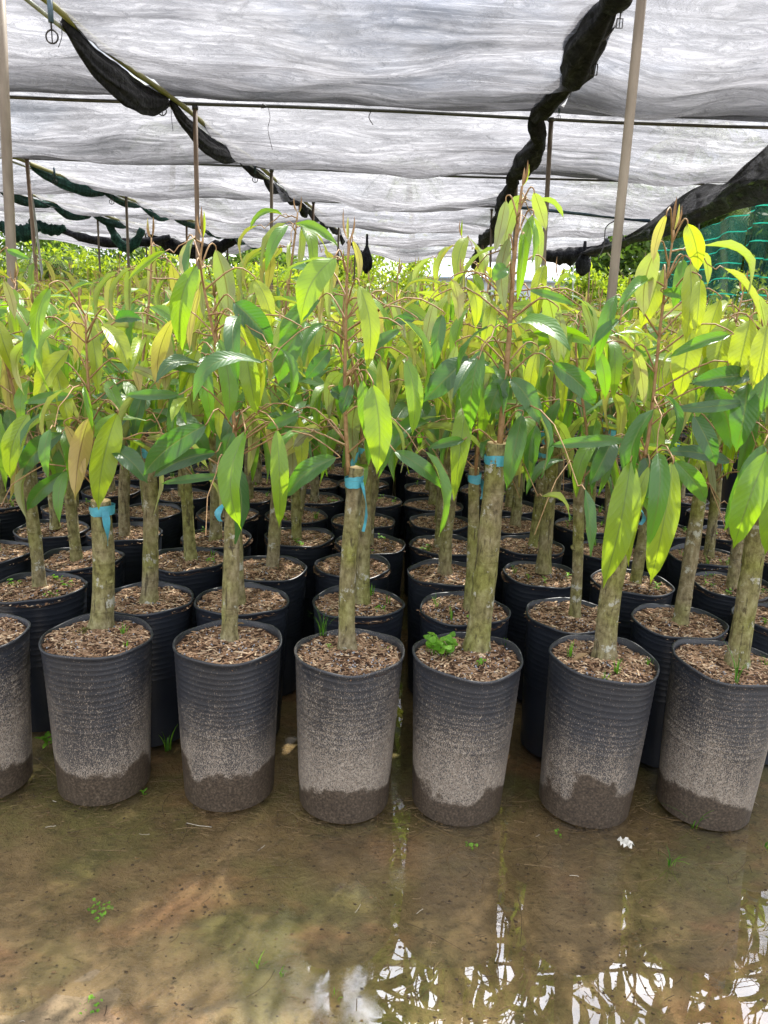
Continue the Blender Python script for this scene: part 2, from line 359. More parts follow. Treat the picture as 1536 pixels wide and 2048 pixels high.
m_white = m_simple('white_tube', (.35, .38, .36), (.6, .62, .58), 8, .5)
m_bluepvc = m_simple('blue_pvc', (.03, .06, .09), (.10, .16, .21), 20, .5)
m_hook = m_simple('dark_iron', (.012, .012, .014), (.05, .045, .045), 30, .5)

def ground_material():
    M = Mat('wet_mud'); v = M.coord()
    n1 = M.noise(v, 1.3, 6, .6, .4); n2 = M.noise(v, 4.5, 8, .68, .6); n3 = M.noise(v, 55, 6, .7); n4 = M.noise(M.coord((1, 1.5, 1)), 1.7, 4, .6, .5); n5 = M.noise(v, 14, 7, .7, .5)
    c = M.ramp(n2, [(.30, (.115, .082, .042)), (.5, (.20, .145, .08)), (.7, (.29, .215, .13))])
    c = M.mix(M.math('MULTIPLY', M.g(n1, .46, .58), .85), c, M.ramp(n5, [(.3, (.075, .075, .026)), (.7, (.20, .19, .07))]))
    c = M.mix(M.math('MULTIPLY', M.g(n4, .54, .66), .85), c, M.ramp(n5, [(.3, (.25, .135, .075)), (.7, (.36, .21, .125))]))
    c = M.mix(M.math('MULTIPLY', M.g(n5, .58, .70), .55), c, (.08, .07, .04))
    n6 = M.noise(M.coord((1, 1.6, 1), rot=(0, 0, .4)), 24, 9, .78, .3); c = M.mix(M.math('MULTIPLY', M.g(n6, .52, .60), .5), c, M.mix(1, c, (.38, .40, .36), 'MULTIPLY')); c = M.mix(M.math('MULTIPLY', M.g(n6, .44, .36), .45), c, M.mix(1, c, (1.6, 1.6, 1.5), 'MULTIPLY'))
    c = M.mix(M.math('MULTIPLY', M.g(n3, .57, .66), .6), c, (.03, .024, .012))
    c = M.mix(M.math('MULTIPLY', M.g(n3, .34, .26), .5), c, (.30, .25, .15))
    return M.done(M.pbr(c, .6, .4, M.bump(M.math('ADD', n3, M.math('MULTIPLY', n5, 2)), .9, .012)))
m_ground = ground_material()
def water_material():
    M = Mat('puddle_water'); v = M.coord((1, 1.6, 1)); n = M.noise(v, 3.2, 2, .45); n2 = M.noise(v, 1.1, 2, .5)
    bm = M.bump(M.math('ADD', n, M.math('MULTIPLY', n2, 2)), .10, .010)
    gl = M.n('ShaderNodeBsdfGlossy'); gl.inputs['Roughness'].default_value = .012; M.l(bm, gl.inputs['Normal'])
    # scum and algae film dull the surface towards the left
    sp = M.n('ShaderNodeSeparateXYZ'); M.l(M.coord(), sp.inputs[0]); q = M.math('ADD', sp.outputs['X'], M.math('MULTIPLY', M.math('SUBTRACT', M.noise(M.coord(), 2.6, 5, .6), .5), 1.6))
    scum = M.g(M.math('MULTIPLY_ADD', q, .5, .5), .52, .38)
    M.l(M.math('MULTIPLY_ADD', scum, .30, .012), gl.inputs['Roughness']); gl.inputs['Color'].default_value = (.95, .96, 1, 1)
    tp = M.n('ShaderNodeBsdfTransparent'); tp.inputs['Color'].default_value = (.93, .89, .78, 1)
    lw = M.n('ShaderNodeLayerWeight'); lw.inputs['Blend'].default_value = .5; M.l(bm, lw.inputs['Normal'])
    fac = M.math('MULTIPLY', M.math('MULTIPLY_ADD', M.math('POWER', lw.outputs['Facing'], 4.0), .8, .12), M.math('MULTIPLY_ADD', scum, -.72, 1))
    return M.done(M.mixs(fac, tp.outputs[0], gl.outputs[0]))
m_water = water_material()

# ------------------------------------------------------------------ leaves
def leaf(mb, p0, p1, W, nrm, bow=.12, fold=.35, v=.5, ns=9, nt_=4, mat=0, sway=0.0, curl=0.0, arc=None):
    """p0 base, p1 tip, W full width, nrm = direction the glossy upper face looks."""
    p0 = Vector(p0); p1 = Vector(p1); d = p1-p0; Ln = d.length; dn = d/Ln
    n = nrm-dn*nrm.dot(dn); n = n.normalized() if n.length > 1e-4 else dn.orthogonal().normalized()
    u = dn.cross(n)
    vs_ = []; at = []; cols = nt_+1; n0 = n; arc = Vector((0, 0, 0)) if arc is None else arc*Ln*4
    for i in range(ns+1):
        s = i/ns; tg = dn*Ln+n0*(bow*Ln*math.pi*math.cos(math.pi*s))+arc*(1-2*s); n = u.cross(tg).normalized()
        wd = (math.sin(math.pi*min(1, s**.88))**.72)*(1-.32*s) * .5*W*1.12 if s < .90 else W*.5*(1-s)*2.1*(1-.45*(s-.9)/.1)
        if i == 0: wd = W*.03
        if i == ns: wd = W*.004
        c = p0+d*s+n0*(bow*Ln*math.sin(math.pi*s))+arc*(s*(1-s))+u*(sway*Ln*math.sin(math.pi*s))
        fo = fold*(1-.35*s); wd *= .92
        ripple = .05*W*math.sin(s*17+v*30)
        for j in range(cols):
            t = -1+2*j/nt_
            q = c+u*(t*wd*math.cos(fo))+n*(abs(t)*wd*math.sin(fo)-curl*wd*t*t)+n*(ripple*abs(t)*(1 if t > 0 else -1))
            vs_.append(tuple(q)); at.append((s, (t+1)/2, v))
    fs = [(i*cols+j, i*cols+j+1, (i+1)*cols+j+1, (i+1)*cols+j) for i in range(ns) for j in range(nt_)]
    mb.add(vs_, fs, at, mat)
Z = Vector((0, 0, 1))
def rvec(rg, a=1): return Vector((rg.uniform(-a, a), rg.uniform(-a, a), rg.uniform(-a, a)))

def crown(rg, shoot, tw, fo, nbr=9, ns=8, nt_=4, lmul=1.0, lo=.04, hi=.92, nleaf=(4, 6), young=.5, tubes=True, spread=1.0, az0=None, zmin=.80):
    """branches with drooping leaves round the shoot path; tw collects twigs, fo the leaves."""
    az = rg.uniform(0, 6.28) if az0 is None else az0
    for b in range(nbr):
        k = lo+(hi-lo)*b/max(1, nbr-1)+rg.uniform(-.03, .03); k = min(max(k, 0), 1)
        i = k*(len(shoot)-1); i0 = min(int(i), len(shoot)-2); P = shoot[i0].lerp(shoot[i0+1], i-i0)
        az += 2.4+rg.uniform(-.35, .35)
        o = Vector((math.cos(az), math.sin(az), 0))
        Lb = (.34*(1-k)+.10)*rg.uniform(.75, 1.2)*spread
        el = rg.uniform(.25, .75) if P.z > zmin+.28 else rg.uniform(.7, 1.1)
        pts = []; nseg = 6 if tubes else 3
        for s in range(nseg+1):
            q = s/nseg; pts.append(P+o*(Lb*q)+Z*(Lb*(el*q-.75*q*q*(.6+el)))+rvec(rg, .006))
        if tubes: tw.tube(pts, [.0027*(1-.55*s/nseg) for s in range(nseg+1)], 5, cap=False)
        n = rg.randint(*nleaf) if k < .8 else rg.randint(2, 3)
        for l in range(n):
            q = 1 if l == n-1 else .25+.7*l/n; i = q*nseg; i0 = min(int(i), nseg-1); A = pts[i0].lerp(pts[i0+1], i-i0)
            side = o.cross(Z)*(1 if l % 2 else -1); out = (o*rg.uniform(.4, 1)+side*rg.uniform(.2, 1.0)).normalized()
            if l == n-1: out = o
            pet = rg.uniform(.015, .03); B = A+out*pet+Z*rg.uniform(-.004, .01)
            down = rg.random()
            droop = rg.uniform(1.3, 5) if down < .74 else rg.uniform(.1, .9)
            dr = (out*1-Z*droop+rvec(rg, .15)).normalized()
            Ln = rg.uniform(.125, .225)*lmul*(1.1 if k < .6 else .9); Wd = Ln*rg.uniform(.24, .32)
            nr = (out+Z*.5+rvec(rg, .8)).normalized()
            v = min(1, max(0, young*(.35+.75*k)+rg.uniform(-.3, .35)))
            if (B+dr*Ln).z < zmin: continue
            if tubes: tw.tube([A, A.lerp(B, .5)+Z*.007, B], [.0019, .0017, .0014], 4, cap=False)
            leaf(fo, B, B+dr*Ln, Wd, nr, rg.uniform(.02, .15), rg.uniform(.25, 1.15), v, ns, nt_, 0, rg.uniform(-.06, .06), rg.uniform(0, .25), (out*.16+Z*.12)*rg.uniform(.2, 1))

def bud(mb_t, mb_f, P, rg, h=.06):
    for j in range(3):
        a = rg.uniform(0, 6.28); o = Vector((math.cos(a), math.sin(a), 0))*.006
        leaf(mb_f if j == 0 else mb_t, P+o*.3, P+o*2.4+Z*h*rg.uniform(.6, 1.15), .013, o.normalized(), .05, 1.0, rg.uniform(.75, 1), 6, 2)

def trunk_mesh(tr, base, top, r0, r1, rg, n=14):
    k = 14; pts = []; rad = []
    side = rvec(rg); side.z = 0
    for i in range(k):
        q = i/(k-1); p = base.lerp(top, q)+side*(.008*math.sin(q*math.pi*1.3)); pts.append(p)
        rr = r0+(r1-r0)*q
        if q < .12: rr *= 1+.28*(1-q/.12)**2
        rad.append(rr*(1+rg.uniform(-.035, .05)))
    tr.tube(pts, rad, n, lump=.09, cap=False)
    # sawn-off top
    t = (pts[-1]-pts[-2]).normalized(); b = len(tr.v)-n
    tr.add([tuple(pts[-1]+t*.006)], [], [(.5, .5, .5)]); c = len(tr.v)-1
    for j in range(n): tr.f.append((b+j, b+(j+1) % n, c)); tr.m.append(1)
    # knots
    for _ in range(rg.randint(1, 3)):
        q = rg.uniform(.2, .85); i = int(q*(k-1)); a = rg.uniform(0, 6.28)
        o = Vector((math.cos(a), math.sin(a), 0)); p = pts[i]+o*rad[i]*.8
        tr.tube([p-o*.006, p+o*.006, p+o*.010], [.011, .008, .003], 7, lump=.3)

def tape(mb, c, r, axis, rg, tail=True, tdir=None, tlen=.09):
    for q in range(3):
        pts = []; z0 = (q-1)*.006+rg.uniform(-.002, .002)
        ring = 16
        vs_ = []
        for h in (-.006, .006):
            for j in range(ring):
                a = 2*math.pi*j/ring; rr = r*(1.06+.03*q)+rg.uniform(0, .0012)
                vs_.append((c.x+math.cos(a)*rr, c.y+math.sin(a)*rr, c.z+z0+h+.004*math.sin(a+q)+rg.uniform(-.0015, .0015)))
        mb.add(vs_, [(j, (j+1) % ring, ring+(j+1) % ring, ring+j) for j in range(ring)])
    if tail:
        a = rg.uniform(-2.8, -.3) if tdir is None else tdir; o = Vector((math.cos(a), math.sin(a), 0)); s = o.cross(Z)
        vs_ = []
        n = 7
        for i in range(n):
            q = i/(n-1); p = c+o*(r*1.1+.018*math.sin(q*2.6))-Z*(q*tlen); wv = .009+.004*math.sin(q*5)
            tw_ = s*math.cos(q*1.5)+o*math.sin(q*1.5)
            vs_ += [tuple(p-tw_*wv), tuple(p+tw_*wv)]
        mb.add(vs_, [(2*i, 2*i+1, 2*i+3, 2*i+2) for i in range(n-1)])

# ------------------------------------------------------------------ pots, soil, weeds
def pot_mesh(name, seed, mat, seg=56, ribs=True):
    rg = random.Random(seed); mb = MB(); H = .485; ov = rg.uniform(.0, .035); oa = rg.uniform(0, 3); prof = []
    def rad(z): return .136+.0195*(z/H)
    zs = [0, .004, .03, .08, .13, .18, .22]
    for z in zs: prof.append((rad(z), z))
    if ribs:
        z = .245
        while z < H-.02:
            prof += [(rad(z), z), (rad(z)+.0007, z+.002), (rad(z), z+.004)]; z += rg.uniform(.013, .024)
    else:
        prof += [(rad(z), z) for z in (.3, .4)]
    prof += [(rad(H-.012), H-.012), (rad(H)+.003, H-.008), (rad(H)+.004, H-.002), (rad(H)+.001, H+.001), (rad(H)-.003, H-.001), (rad(H)-.004, H-.03), (rad(H)-.006, H-.06)]
    vs_ = []
    ph = rg.uniform(0, 6); RIM = []
    for r, z in prof:
        for j in range(seg):
            a = 2*math.pi*j/seg
            d = 1+ov*math.cos(2*(a-oa))*(z/H)+.012*math.sin(3*a+ph+z*6)*(.4+z/H)+.005*math.sin(7*a+ph*2+z*9)*(z/H)
            vs_.append((math.cos(a)*r*d, math.sin(a)*r*d, z+(.004*math.sin(2*a+ph) + .003*math.sin(5*a+ph))*(z/H)**3))
    fs = [(i*seg+j, i*seg+(j+1) % seg, (i+1)*seg+(j+1) % seg, (i+1)*seg+j) for i in range(len(prof)-1) for j in range(seg)]
    mb.add(vs_, fs); return mb.mesh(name, mat)
def soil_mesh(seed, chips=900, seg=36):
    rg = random.Random(seed); mb = MB(); zs = .467; Rr = .1525
    rings = 9; vs_ = [(0, 0, zs+.012)]; fs = []
    def hz(x, y): return zs+.012*math.exp(-(x*x+y*y)/.003)+.010*mnoise.noise(Vector((x*14+seed, y*14, 0)))+.005*mnoise.noise(Vector((x*50+seed, y*50, 3)))
    for i in range(1, rings+1):
        for j in range(seg):
            a = 2*math.pi*j/seg; r = Rr*i/rings; x, y = r*math.cos(a), r*math.sin(a); vs_.append((x, y, hz(x, y)))
    for j in range(seg): fs.append((0, 1+j, 1+(j+1) % seg))
    for i in range(rings-1):
        for j in range(seg):
            a = 1+i*seg; fs.append((a+j, a+seg+j, a+seg+(j+1) % seg, a+(j+1) % seg))
    mb.add(vs_, fs, [(.5, .5, .08)]*len(vs_))
    gx, gy = rg.uniform(-.08, .08), rg.uniform(-.08, .08)
    for _ in range(chips):
        a = rg.uniform(0, 6.28); r = Rr*.955*math.sqrt(rg.random()); x, y = r*math.cos(a), r*math.sin(a)
        z = hz(x, y)+rg.uniform(.0, .005)
        if rg.random() < (.20 if (x-gx)**2+(y-gy)**2 < .004 else .10):
            s = rg.uniform(.0016, .0042); c = rg.uniform(.91, 1)
            vs2 = [(x+s, y, z), (x-s*.6, y+s*.8, z), (x-s*.6, y-s*.8, z), (x, y, z+s*1.2), (x, y, z-s)]
            mb.add(vs2, [(0, 1, 3), (1, 2, 3), (2, 0, 3)], [(.5, .5, c)]*5)
        else:
            Ln = rg.uniform(.004, .014)*(1.5 if rg.random() < .1 else 1); wd = rg.uniform(.0010, .0026); b = rg.uniform(0, 3.14); ti = rg.uniform(-.35, .35)
            dx, dy = math.cos(b), math.sin(b); c = min(.87, max(0, rg.gauss(.52, .24)))
            A = (x-dx*Ln, y-dy*Ln, z-ti*Ln*.6); B = (x+dx*Ln, y+dy*Ln, z+ti*Ln*.6+.001)
            vs2 = [(A[0]-dy*wd, A[1]+dx*wd, A[2]), (A[0]+dy*wd, A[1]-dx*wd, A[2]), (B[0]+dy*wd, B[1]-dx*wd, B[2]), (B[0]-dy*wd, B[1]+dx*wd, B[2]), (x, y, z+wd*1.6)]
            mb.add(vs2, [(0, 1, 4), (1, 2, 4), (2, 3, 4), (3, 0, 4)], [(.5, .5, c)]*5)
    return mb.mesh('soil', m_chip, smooth=False)
def grass_blades(mb, c, rg, n=9, h=.09, lean=.5, w_=.0012):
    for _ in range(n):
        a = rg.uniform(0, 6.28); o = Vector((math.cos(a), math.sin(a), 0)); H = h*rg.uniform(.5, 1.15); ln = lean*rg.uniform(.2, 1)*H
        p = Vector(c)+o*rg.uniform(0, .012); s = o.cross(Z); vs_ = []; v = rg.random()
        for i in range(6):
            q = i/5; m = p+Z*H*(q-.25*q*q)+o*ln*q*q; wd = w_*(1-q**2)+.0002
            vs_ += [tuple(m-s*wd), tuple(m+s*wd+o*.0004)]
        mb.add(vs_, [(2*i, 2*i+1, 2*i+3, 2*i+2) for i in range(5)], [(.5, .5, v)]*12)
def clover(mb, c, rg, n=24, rad=.045, h=.05, rl=.011):
    for _ in range(n):
        a = rg.uniform(0, 6.28); r = rad*math.sqrt(rg.random()); p = Vector(c)+Vector((math.cos(a)*r, math.sin(a)*r, 0)); top = p+Vector((rg.uniform(-.01, .01), rg.uniform(-.02, .005), h*rg.uniform(.35, 1.1)))
        mb.tube([p, p.lerp(top, .5)+rvec(rg, .003), top], .0007, 4, attr=(.5, .5, .7))
        nr = Vector((rg.uniform(-.4, .4), rg.uniform(-.8, .1), 1)).normalized(); u = nr.orthogonal().normalized(); vv = nr.cross(u); R_ = rl*rg.uniform(.6, 1.15); v = rg.uniform(.4, 1)
        vs_ = [tuple(top-nr*.001)]
        for j in range(12):
            b = 2*math.pi*j/12; rr = R_*(1-.12*abs(math.sin(b*1.5))); vs_.append(tuple(top+u*math.cos(b)*rr+vv*math.sin(b)*rr+nr*(.0012*math.cos(b*2))))
        mb.add(vs_, [(0, 1+j, 1+(j+1) % 12) for j in range(12)], [(.5, .5, v)]*13)
def sprig(mb, c, rg, n=7, h=.05, L_=.022):
    top = Vector(c)+Vector((rg.uniform(-.01, .01), 0, h)); mb.tube([c, top], .0009, 4, attr=(.5, .5, .5))
    for i in range(n):
        a = i*2.4; q = .3+.7*i/n; p = Vector(c).lerp(top, q); o = Vector((math.cos(a), math.sin(a), rg.uniform(.0, .5)))
        leaf(mb, p, p+o*L_*rg.uniform(.7, 1.2), L_*.5, Z, .05, .2, rg.uniform(.5, 1), 5, 2)

# ------------------------------------------------------------------ ground and water
def ground():
    mb = MB(); xs = sorted(set([-300, -120, -50, -25, -14, -9]+[round(-6+i*.06, 3) for i in range(201)]+[9, 14, 25, 50, 120, 300]))
    ys = sorted(set([-60, -20, -8, -3, -1]+[round(-.4+i*.05, 3) for i in range(130)]+[7, 8, 9, 11, 14, 18, 25, 40, 80, 200, 600]))
    vs_ = []
    for y in ys:
        for x in xs:
            z = -.022+.022*mnoise.noise(Vector((x*.8+3.1, y*.9, 0)))+.008*mnoise.noise(Vector((x*4, y*4, 2)))+.003*mnoise.noise(Vector((x*14, y*14, 5)))
            z += .034*math.exp(-((x+1.0)**2/.60+(y-.98)**2/.16))*(.75+.5*mnoise.noise(Vector((x*5, y*6, 8))))+.008*mnoise.noise(Vector((x*26, y*30, 4)))*math.exp(-((x+.8)**2/.6+(y-1)**2/.2))  # mud bank coming out of the water
            if x > 2.0: z += .02*min(1, (x-2.0)/.5)
            if y > 6.5: z += .03*min(1, y-6.5)
            vs_.append((x, y, z))
    nx = len(xs); fs = [(j*nx+i, j*nx+i+1, (j+1)*nx+i+1, (j+1)*nx+i) for j in range(len(ys)-1) for i in range(nx-1)]
    mb.add(vs_, fs); tag(mb.build('ground', m_ground), 'brown muddy ground with patches of green algae', kind='structure')
    wb = MB(); wb.add([(-7, -2, -.003), (7, -2, -.003), (7, 9, -.003), (-7, 9, -.003)], [(0, 1, 2, 3)])
    tag(wb.build('water', m_water, smooth=False), 'thin sheet of standing water over the mud', kind='structure')
ground()

# ------------------------------------------------------------------ front row saplings (read off the photograph, real size)
G_SAP = 'potted saplings standing in nursery rows'
pot_d = [pot_mesh('pot', 10+i, m_pot_d) for i in range(4)]
pot_c = [pot_mesh('pot', 20+i, m_pot_c, 44) for i in range(3)]
pot_f = pot_mesh('pot', 30, m_pot_c, 24, False)
soils = [soil_mesh(i, 1500) for i in range(5)]
soil_f = soil_mesh(9, 160, 18)

LEAFV = {'T': (.55, 1), 'B': (.78, 1), 'D': (.08, 1), 'G': (.3, 1), 'Y': (1.0, 1), 'U': (.6, -1), 'P': (.15, -1), 'C': (1.0, -1)}
def hero(pot_xy, tilt, tb, tt, wpx, shoot_px, leaves, label, seed, extra=6, tapepx=None, yoff=0.0, weeds=None, sh_r=.0065, dirty=True, group=G_SAP, young=.45, depth=None):
    """tb/tt trunk base & top pixels; leaves: (bx,by,tx,ty,w,code[,dy])"""
    rg = random.Random(seed); X, Y = pot_xy
    root = empty('potted_sapling', (X, Y, 0)); tag(root, label, 'sapling', group)
    inv = Vector((X, Y, 0))
    po = link('pot', (pot_d if dirty else pot_c)[seed % (4 if dirty else 3)], root, (0, 0, 0), rg.uniform(0, 6))
    so = link('soil', soils[seed % 5], root, (0, 0, 0), rg.uniform(0, 6))
    lean = Vector(tilt)
    for o in (po, so):
        o.matrix_local = Matrix.Translation((-lean.x*.25, -lean.y*.25, 0)) @ Matrix(((1, 0, lean.x*1.0, 0), (0, 1, lean.y*1.0, 0), (0, 0, 1, 0), (0, 0, 0, 1))) @ Matrix.Rotation(rg.uniform(0, 6), 4, 'Z')
    base = at_z(tb[0], tb[1], .468)-inv
    if (base.xy).length > .11: base = Vector((base.x, base.y, base.z))
    Yt = (base.y+Y)+yoff
    top = at_y(tt[0], tt[1], Yt)-inv
    r = wpx/FPX*math.hypot(Yt, .5)*.5
    tr = MB(); trunk_mesh(tr, base, top, r*1.06, r*.90, rg); tr.build('trunk', [bark, m_cut], root)
    sp = [at_y(px, py, Yt-.0)-inv for px, py in shoot_px]
    sp[0] = top+Vector((0, 0, -.02))+(Vector((sp[0].x-top.x, 0, 0))).normalized()*r*.7 if abs(sp[0].x-top.x) > .004 else top-Z*.01+Vector((0, -r*.6, 0))
    sh = smooth_path(sp, 22)
    tw = MB(); fo = MB()
    tw.tube(sh, [sh_r*(1-.62*i/21) for i in range(22)], 7, lump=.2)
    for lf in leaves:
        bx, by, tx, ty, wd, code = lf[:6]; dy = lf[6] if len(lf) > 6 else None
        v, sgn = LEAFV[code]; v = min(1, max(0, v+rg.uniform(-.1, .1)))
        if dy is None: dy = rg.uniform(-.13, .03) if sgn > 0 else rg.uniform(-.06, .10)
        B = at_y(bx, by, Yt+dy)-inv; T = at_y(tx, ty, Yt+dy+rg.uniform(-.05, .02))-inv
        W_ = wd/FPX*(Yt+dy)*.98
        toward = (O-inv-B).normalized()
        nr = (toward*sgn+Vector((rg.uniform(-.45, .45), 0, .25*sgn if sgn > 0 else 0))).normalized()
        fd = rg.uniform(.25, .75)
        leaf(fo, B, T, W_/max(.75, math.cos(fd)), nr, rg.uniform(.0, .06), fd, v, 14, 6, 0, rg.uniform(-.05, .05), rg.uniform(0, .2), Z*rg.uniform(.0, .05)+Vector((.05 if bx < tx else -.05, -.08 if sgn > 0 else .05, 0)))
        # petiole back to the shoot
        hd = [(abs(q.z-(B.z-.05))+.35*(q-B).length, i) for i, q in enumerate(sh)]
        A = sh[min(hd)[1]]; mid = A.lerp(B, .6)+Z*(.02+.16*(B.xy-A.xy).length)
        dl = (T-B).normalized()
        tw.tube(smooth_path([A, mid, B-dl*.006+Z*.004, B+dl*.004], 10), [.0026-.0012*i/9 for i in range(10)], 5, cap=False)
    crown(rg, sh, tw, fo, nbr=extra, nleaf=(2, 3), young=young, spread=.85, lo=.12)
    bud(tw, fo, sh[-1], rg, .07)
    tw.build('shoot', m_shoot, root); fo.build('foliage', m_leaf, root)
    if tapepx:
        tm = MB(); c = base.lerp(top, .93); tape(tm, c, r, Z, rg, tapepx[0] > 0, tapepx[1], tapepx[0]); tm.build('tape', m_tape, root)
    mo = MB(); c0 = Vector((base.x+rg.uniform(-.03, .03), base.y-.03, .466))
    for _ in range(420):
        a = rg.uniform(0, 6.28); rr = min(.05, abs(rg.gauss(0, .022))); p = c0+Vector((math.cos(a)*rr*1.3, math.sin(a)*rr*.8, .012*math.exp(-rr*rr/.0008))); q = rvec(rg, .0028)
        mo.add([tuple(p-q), tuple(p+q), tuple(p+Vector((q.y, -q.x, .0045)))], [(0, 1, 2)], [(.5, .5, rg.uniform(0, .75))]*3)
    mo.build('moss', m_moss, root, smooth=False)
    if seed % 3 == 0:
        dl = MB(); a = rg.uniform(0, 6.28); p = Vector((math.cos(a)*.10, math.sin(a)*.09, .478)); leaf(dl, p, p+Vector((.05, .03, .012)), .026, Z, .12, .5, .5, 8, 4); dl.build('dead_leaf', m_litter, root)
    for (k, px, py, *a) in (weeds or []):
        c = at_z(px, py, .475)-inv; wm = MB()
        {'g': grass_blades, 'c': clover, 's': sprig}[k](wm, c, rg, *a)
        wm.build({'g': 'grass_tuft', 'c': 'clover', 's': 'seedling'}[k], m_weed, root)
    return root

R1 = 2.045
hero((-1.20, 2.03), (0, 0), (-60, 1200), (-55, 960), 45, [(-55, 950), (-50, 800), (-45, 640)],
     [(10, 820, 18, 1005, 30, 'C'), (-10, 860, -20, 1000, 45, 'T'), (-5, 640, 35, 760, 35, 'Y'), (32, 608, 88, 735, 36, 'B'), (8, 560, 30, 640, 20, 'U'), (2, 700, 22, 850, 34, 'C'), (14, 500, 62, 520, 14, 'G')],
     'muddy potted sapling cut by the left edge of the photo in the front row', 1, 6, (0.0, 0))
hero((-.835, R1), (0, -.02), (202, 1256), (205, 1000), 44, [(192, 985), (186, 880), (176, 760), (170, 630)],
     [(235, 826, 197, 1020, 62, 'B', -.12), (178, 838, 150, 1002, 46, 'C', -.1), (130, 850, 168, 960, 26, 'C', -.08), (58, 828, 22, 962, 48, 'B', -.1),
      (125, 866, 42, 955, 46, 'D', -.06), (128, 945, 55, 1022, 34, 'D', -.04), (150, 792, 48, 808, 24, 'G'), (138, 700, 72, 805, 42, 'Y'), (140, 620, 148, 730, 28, 'C'),
      (325, 650, 330, 785, 38, 'U'), (205, 650, 258, 745, 40, 'Y'), (248, 700, 280, 790, 24, 'C'), (75, 650, 60, 740, 34, 'G'), (112, 735, 140, 858, 34, 'Y'),
      (258, 735, 320, 768, 20, 'P'), (230, 640, 285, 640, 26, 'D'), (100, 575, 75, 700, 30, 'B'), (290, 780, 268, 880, 32, 'D', .1), (175, 640, 195, 790, 30, 'Y', .06)],
     'muddy potted sapling with a stout green trunk and long blue tape, front row', 2, 6, (.10, -1.0), weeds=[('g', 245, 1268, 12, .035, .5), ('g', 255, 1290, 6, .02, .6)])
hero((-.445, R1), (0, 0), (458, 1284), (466, 985), 33, [(462, 960), (470, 855), (430, 680), (402, 540), (406, 475)],
     [(393, 530, 366, 705, 48, 'B', -.1), (400, 575, 380, 705, 22, 'C'), (432, 500, 456, 640, 40, 'P'), (374, 487, 366, 555, 20, 'U'), (437, 680, 456, 848, 42, 'T', -.1),
      (465, 632, 522, 775, 46, 'Y'), (490, 690, 514, 832, 42, 'B', -.1), (490, 865, 484, 1062, 54, 'B', -.2), (466, 864, 458, 950, 38, 'D', -.06), (553, 860, 558, 1058, 42, 'B', -.15),
      (572, 865, 582, 965, 30, 'P'), (530, 850, 545, 988, 24, 'C'), (412, 850, 286, 952, 60, 'D', -.18), (432, 905, 305, 956, 36, 'D', -.1), (450, 952, 322, 968, 20, 'D', -.12),
      (225, 896, 296, 968, 42, 'D', -.05), (672, 915, 570, 998, 48, 'G', -.15), (598, 828, 530, 858, 24, 'G'), (468, 605, 546, 690, 52, 'D'), (600, 660, 556, 768, 52, 'G', -.05),
      (565, 640, 548, 752, 30, 'P'), (360, 790, 250, 790, 24, 'D'), (415, 745, 330, 735, 18, 'G'), (395, 700, 362, 810, 40, 'Y', .05), (510, 560, 545, 660, 34, 'Y', .05), (640, 860, 585, 900, 24, 'P'),
      (345, 640, 318, 790, 36, 'C', .03), (450, 780, 440, 880, 28, 'Y', .04)],
     'muddy potted sapling with a slim trunk and broad dark lower leaves, front row', 3, 6, (.05, 3.6))
hero((-.085, R1-.03), (.01, 0), (694, 1302), (709, 935), 33, [(704, 905), (690, 800), (692, 640), (697, 480)],
     [(670, 516, 602, 645, 62, 'B', -.08), (718, 570, 733, 742, 42, 'Y', -.08), (745, 770, 754, 948, 60, 'B', -.2), (725, 760, 734, 885, 30, 'T', -.1), (812, 720, 824, 872, 38, 'B', -.1),
      (788, 902, 882, 976, 38, 'G', -.15), (885, 630, 869, 738, 30, 'G'), (785, 600, 812, 682, 20, 'P'), (705, 480, 716, 562, 14, 'C'), (648, 560, 640, 660, 14, 'C'), (640, 600, 560, 700, 40, 'G', .05),
      (800, 660, 716, 720, 26, 'G'), (700, 770, 684, 830, 30, 'D'), (660, 780, 690, 800, 30, 'D'), (640, 850, 555, 920, 36, 'U'), (830, 640, 775, 650, 22, 'D'), (760, 720, 768, 850, 28, 'Y', .06),
      (590, 830, 600, 950, 34, 'Y', .08), (660, 700, 610, 760, 34, 'D', .02), (745, 600, 755, 700, 26, 'C', .05)],
     'muddy potted sapling with spindly grass beside its trunk, front row middle pot', 4, 6, (.14, -.5),
     weeds=[('g', 645, 1270, 13, .13, .5), ('s', 660, 1300, 6, .02, .012), ('g', 768, 1300, 5, .02, .6)])
